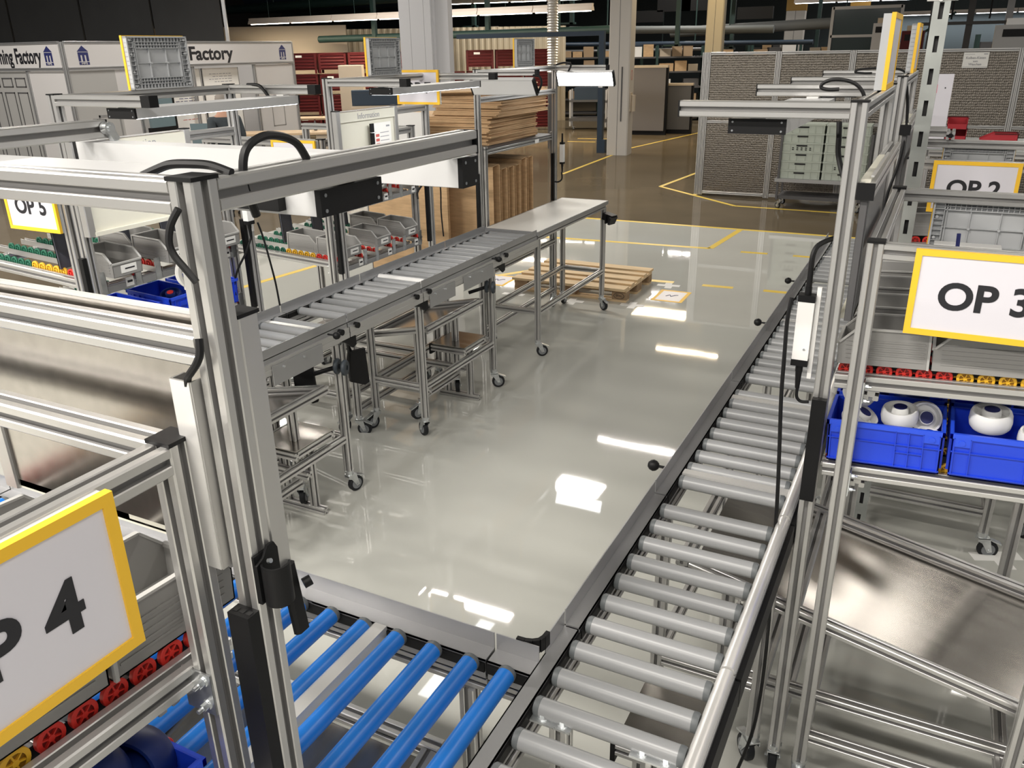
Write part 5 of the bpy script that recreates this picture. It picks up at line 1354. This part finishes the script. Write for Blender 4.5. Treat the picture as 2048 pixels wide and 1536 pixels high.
t = thing('glazed_enclosure', 'framed glazed enclosure high behind the fence', 'enclosure', (-2.5, 27.0, 0))
m = M()
for x in (-.9, .9): m.box(x-.04, x+.04, -.04, .04, 0, 3.25)
m.box(-.9, .9, -.04, .04, 3.18, 3.26); m.box(-.9, .9, -.04, .04, 2.45, 2.52); m.build('frame', GRAYCOL, t); m = M(); m.box(-.86, .86, -.005, .005, 0, 3.18); m.build('glass_pane', mat('dark_glass', (.03, .045, .045), .1), t)

# crate cart in front of the fence
t = thing('crate_cart', 'dark steel cart on casters carrying green grey crates before the fence', 'cart', (-1.52, 13.15, 0))
m = M(); m.box(-.66, .66, -.22, .30, .40, .45); m.build('deck', RAILG, t)
for x in (-.63, .60):
    m = M(); m.box(x, x+.03, -.2, -.17, .14, 1.1); m.box(x, x+.03, .25, .28, .14, 1.1); m.build('side_post', DGREY, t)
m = M(); m.box(-.6, .6, -.18, .28, .15, .20); m.build('lower_frame', DGREY, t)
for x in (-.56, .56):
    for y in (-.16, .24): caster(t, x, y, 2.6, top=.14)
def green_crate():
    m = M(); w, d, h = .29, .19, .128
    m.box(-w, w, -d, d, 0, h-.02); m.box(-w-.008, w+.008, -d-.008, d+.008, h-.022, h)
    for x in (-w+.03, -.16, -.06, .06, .16, w-.03): m.box(x-.004, x+.004, -d-.006, -d, 0, h-.02)
    b = m.mesh('crate_body', CRATEG); m = M(); m.box(-.075, .075, -d-.007, -d-.005, .072, .094)
    g = m.mesh('grip_slot', DARK); m = M()
    for x in (-.12, -.06, 0, .06, .12):
        for z in (.02, .045): m.box(x-.012, x+.012, -d-.007, -d-.0055, z, z+.014)
    return b, g, m.mesh('vent_hole', DARK)
GC = green_crate()
for c, x in enumerate((-1.85, -1.24)):
    for k in range(6):
        t = thing('green_grey_crate', 'green grey crate in the '+('left' if c == 0 else 'right')+' stack on the cart, '+['lowest', 'second from the bottom', 'third from the bottom', 'fourth from the bottom', 'fifth from the bottom', 'topmost'][k], 'crate', (x, 13.17, .452+.1295*k), 0, 'green grey crates on the cart')
        inst('crate_body', GC[0], t); inst('grip_slot', GC[1], t)
        if (c, k) in ((0, 3), (1, 1)): inst('vent_hole', GC[2], t)

# far end of the right line: OP 1 rack with red bins
t = thing('end_rack', 'aluminium rack behind OP 2 carrying red bins and a profile block', 'rack', (.35, 6.40, 0))
for x in (-.45, .75):
    for y in (-.4, .4): beam('post', t, (x, y, .02), (x, y, 1.62))
for y in (-.4, .4): beam('top_rail', t, (-.43, y, 1.64), (.73, y, 1.64)); beam('low_rail', t, (-.43, y, .9), (.73, y, .9))
m = M(); m.box(-.45, .75, -.42, .42, 1.66, 1.665); m.build('shelf_board', GALV, t)
m = M(); m.box(-.45, .75, -.42, .42, .92, .925); m.build('shelf_board', GALV, t)
def red_bin(label, loc, rz, s=1.0):
    t = thing('red_bin', label, 'bin', loc, rz)
    m = M(); w, l, h = .11*s, .17*s, .13*s
    for sy in (-1, 1): m.prism([(-l, 0), (l, 0), (l, h), (-l+.08, h), (-l, h*.5)], (0, sy*w, 0), (1, 0, 0), (0, 0, 1), (0, -sy*.003, 0))
    m.box(-l, l, -w, w, 0, .003); m.box(l-.003, l, -w, w, 0, h); m.box(-l, -l+.003, -w, w, 0, h*.5); m.build('bin_body', mat('red_bin_plastic', (.42, .02, .03), .45), t)
    m = M(); m.box(-l+.08, l+.005, w-.004, w+.006, h-.006, h); m.box(-l+.08, l+.005, -w-.006, -w+.004, h-.006, h); m.box(l-.004, l+.006, -w, w, h-.006, h); m.build('bin_rim', REDC, t)
red_bin('red plastic bin on the end rack beside the white panel', (.055, 6.55, 1.745), PI/2, .55)
red_bin('red plastic bin under the first red bin on the end rack', (.055, 6.55, 1.667), PI/2, .58)
red_bin('wide red plastic bin at the right on the end rack', (.30, 6.30, 1.667), 0, .62)
t = thing('profile_block', 'square block of aluminium profiles on the end rack', 'block', (-.045, 4.93, 1.831))
for y in (-.05, .05): beam('profile_bar', t, (-.045, y, .032), (.045, y, .032))
for x in (-.065, .065): beam('profile_bar', t, (x, -.09, .02), (x, .09, .02)); m = M(); m.cyl((x, -.09, .02), (x, -.0925, .02), .012, 14); m.build('end_plug', BLACK, t)
t = thing('plastic_sheet', 'white plastic sheet with a pink mark standing behind the slotted upright', 'sheet', (-.062, 6.02, 1.667), .2)
m = M(); m.box(-.05, .05, -.01, .01, 0, .44); m.build('sheet_body', CARD, t); m = M(); m.box(-.044, -.034, -.0115, -.010, .33, .38); m.build('pink_mark', mat('pink', (.8, .25, .35), .5), t)
m = M(); m.cyl((.01, -.0105, .36), (.01, -.0125, .36), .004, 8); m.build('hole', DARK, t); beam('sheet_stand', t, (-.075, .03, 0), (-.075, .03, .42))

# ------------------------------------------------------------------ the man at the booth
def person():
    t = thing('person', 'man in a dark grey shirt standing with his back turned at the whiteboards', 'person', (-9.50, 9.42, 0), -1.9)
    def skin(name, V, E, Rr, mt, root=0, sub=1):
        me = bpy.data.meshes.new(name); me.from_pydata(V, E, []); o = bpy.data.objects.new(name, me); COL.objects.link(o)
        md = o.modifiers.new('skin', 'SKIN'); md.use_smooth_shade = True
        for i, r in enumerate(Rr):
            r = r if isinstance(r, tuple) else (r, r)
            me.skin_vertices[0].data[i].radius = r; me.skin_vertices[0].data[i].use_root = (i == root)
        sb = o.modifiers.new('sub', 'SUBSURF'); sb.levels = sb.render_levels = sub
        dg = bpy.context.evaluated_depsgraph_get(); m2 = bpy.data.meshes.new_from_object(o.evaluated_get(dg))
        COL.objects.unlink(o); bpy.data.objects.remove(o)
        m2.materials.clear(); m2.materials.append(mt); m2.name = name
        return inst(name, m2, t)
    V = [(0, 0, .95), (0, .0, 1.15), (0, .01, 1.34), (0, .0, 1.46), (0, -.03, 1.54), (0, -.05, 1.62), (0, -.055, 1.70),
         (.10, 0, .90), (.11, -.01, .50), (.11, .02, .09), (.12, -.13, .03), (-.10, 0, .90), (-.12, .03, .50), (-.13, .07, .09), (-.14, -.08, .03),
         (.19, .0, 1.41), (.25, .03, 1.14), (.22, -.16, .98), (.21, -.23, .95), (-.19, .0, 1.41), (-.25, .03, 1.14), (-.20, -.18, 1.00), (-.19, -.25, .98)]
    E = [(0, 1), (1, 2), (2, 3), (3, 4), (4, 5), (5, 6), (0, 7), (7, 8), (8, 9), (9, 10), (0, 11), (11, 12), (12, 13), (13, 14), (3, 15), (15, 16), (16, 17), (17, 18), (3, 19), (19, 20), (20, 21), (21, 22)]
    Rr = [(.115, .08), (.115, .075), (.13, .085), (.09, .06), .055, (.075, .09), (.065, .08), .070, .048, .036, .04, .070, .048, .036, .04, .05, .036, .033, .036, .05, .036, .033, .036]
    # fingers: five short chains on each hand, rooted inside the palm
    for hx, pi in ((.21, 18), (-.19, 22)):
        px, py, pz = V[pi]
        for k, (dx, ln) in enumerate(((-.027, .062), (-.009, .072), (.010, .067), (.027, .054))):
            n = len(V); V += [(px+dx, py-.045, pz-.012), (px+dx, py-.045-ln*.6, pz-.022), (px+dx, py-.045-ln, pz-.045)]
            E += [(pi, n), (n, n+1), (n+1, n+2)]; Rr += [.0105, .009, .007]
        n = len(V); sg = -1 if hx > 0 else 1
        V += [(px+sg*.04, py-.015, pz), (px+sg*.055, py-.05, pz-.01)]; E += [(pi, n), (n, n+1)]; Rr += [.012, .009]
    skin('body', V, E, Rr, SKIN)
    # head: skull with face details
    m = M()
    def ell(c, r, n=14, k=10):
        rings = []
        for i in range(k+1):
            a = -PI/2+PI*i/k
            rings.append([(c[0]+r[0]*max(math.cos(a), .02)*math.cos(2*PI*j/n), c[1]+r[1]*max(math.cos(a), .02)*math.sin(2*PI*j/n), c[2]+r[2]*math.sin(a)) for j in range(n)])
        m.loft(rings)
    ell((0, -.055, 1.655), (.074, .095, .115)); m.loft([[(-.012, -.145, 1.675), (.012, -.145, 1.675), (0, -.146, 1.69)], [(-.016, -.150, 1.635), (.016, -.150, 1.635), (0, -.172, 1.638)]])
    for s in (-1, 1): ell((s*.076, -.045, 1.65), (.010, .024, .034), 8, 6)
    m.build('head', SKIN, t, True)
    m = M()
    for s in (-1, 1): ell((s*.030, -.143, 1.672), (.011, .006, .006), 8, 6)
    m.build('eyes', WHITE, t, True); m = M(); ell((0, -.146, 1.600), (.024, .006, .006), 8, 6); m.build('mouth', INKR, t, True)
    m = M(); ell((0, -.035, 1.68), (.083, .092, .105)); m.build('hair', HAIR, t, True)
    SV = [(0, 0, .92), (0, 0, 1.13), (0, .01, 1.33), (0, 0, 1.45), (.19, 0, 1.41), (.252, .03, 1.14), (.228, -.13, 1.00), (-.19, 0, 1.41), (-.252, .03, 1.14), (-.208, -.15, 1.02)]
    skin('shirt', SV, [(0, 1), (1, 2), (2, 3), (3, 4), (4, 5), (5, 6), (3, 7), (7, 8), (8, 9)], [(.178, .135), (.175, .13), (.19, .14), (.13, .10), .082, .064, .05, .082, .064, .05], SHIRT)
    TV = [(0, 0, .93), (.10, 0, .86), (.11, -.01, .50), (.11, .02, .05), (-.10, 0, .86), (-.12, .03, .50), (-.13, .07, .05)]
    skin('trousers', TV, [(0, 1), (1, 2), (2, 3), (0, 4), (4, 5), (5, 6)], [(.16, .12), .105, .078, .066, .105, .078, .066], TROUS)
    for (x, y) in ((.115, -.06), (-.135, -.01)):
        m = M(); m.prism([(-.10, 0), (.16, 0), (.165, .03), (.10, .06), (.0, .10), (-.09, .10), (-.105, .04)], (x-.045, y, 0), (0, -1, 0), (0, 0, 1), (.09, 0, 0)); m.build('shoe', SHOE, t)
person()

# ------------------------------------------------------------------ put every container built at the origin onto its own base
bpy.context.view_layer.update()
for o in list(COL.objects):
    if o.type == 'EMPTY' and o.parent is None and o.location.length < 1e-6:
        pts = []
        for c in o.children:
            if c.type == 'MESH': pts += [c.matrix_local @ Vector(b) for b in c.bound_box]
        if not pts: continue
        ctr = Vector(((min(p.x for p in pts)+max(p.x for p in pts))/2, (min(p.y for p in pts)+max(p.y for p in pts))/2, 0))
        for c in o.children: c.location = Vector(c.location)-ctr
        o.location = Matrix.Rotation(o.rotation_euler.z, 3, 'Z') @ ctr
for o in list(COL.objects):     # single-mesh things built in world space: origin at their own base
    if o.type == 'MESH' and o.parent is None and o.get('label') and o.location.length < 1e-6:
        bb = [Vector(b) for b in o.bound_box]
        c = Vector(((bb[0].x+bb[6].x)/2, (bb[0].y+bb[6].y)/2, bb[0].z))
        o.data.transform(Matrix.Translation(-c)); o.location = c
bpy.context.view_layer.update()
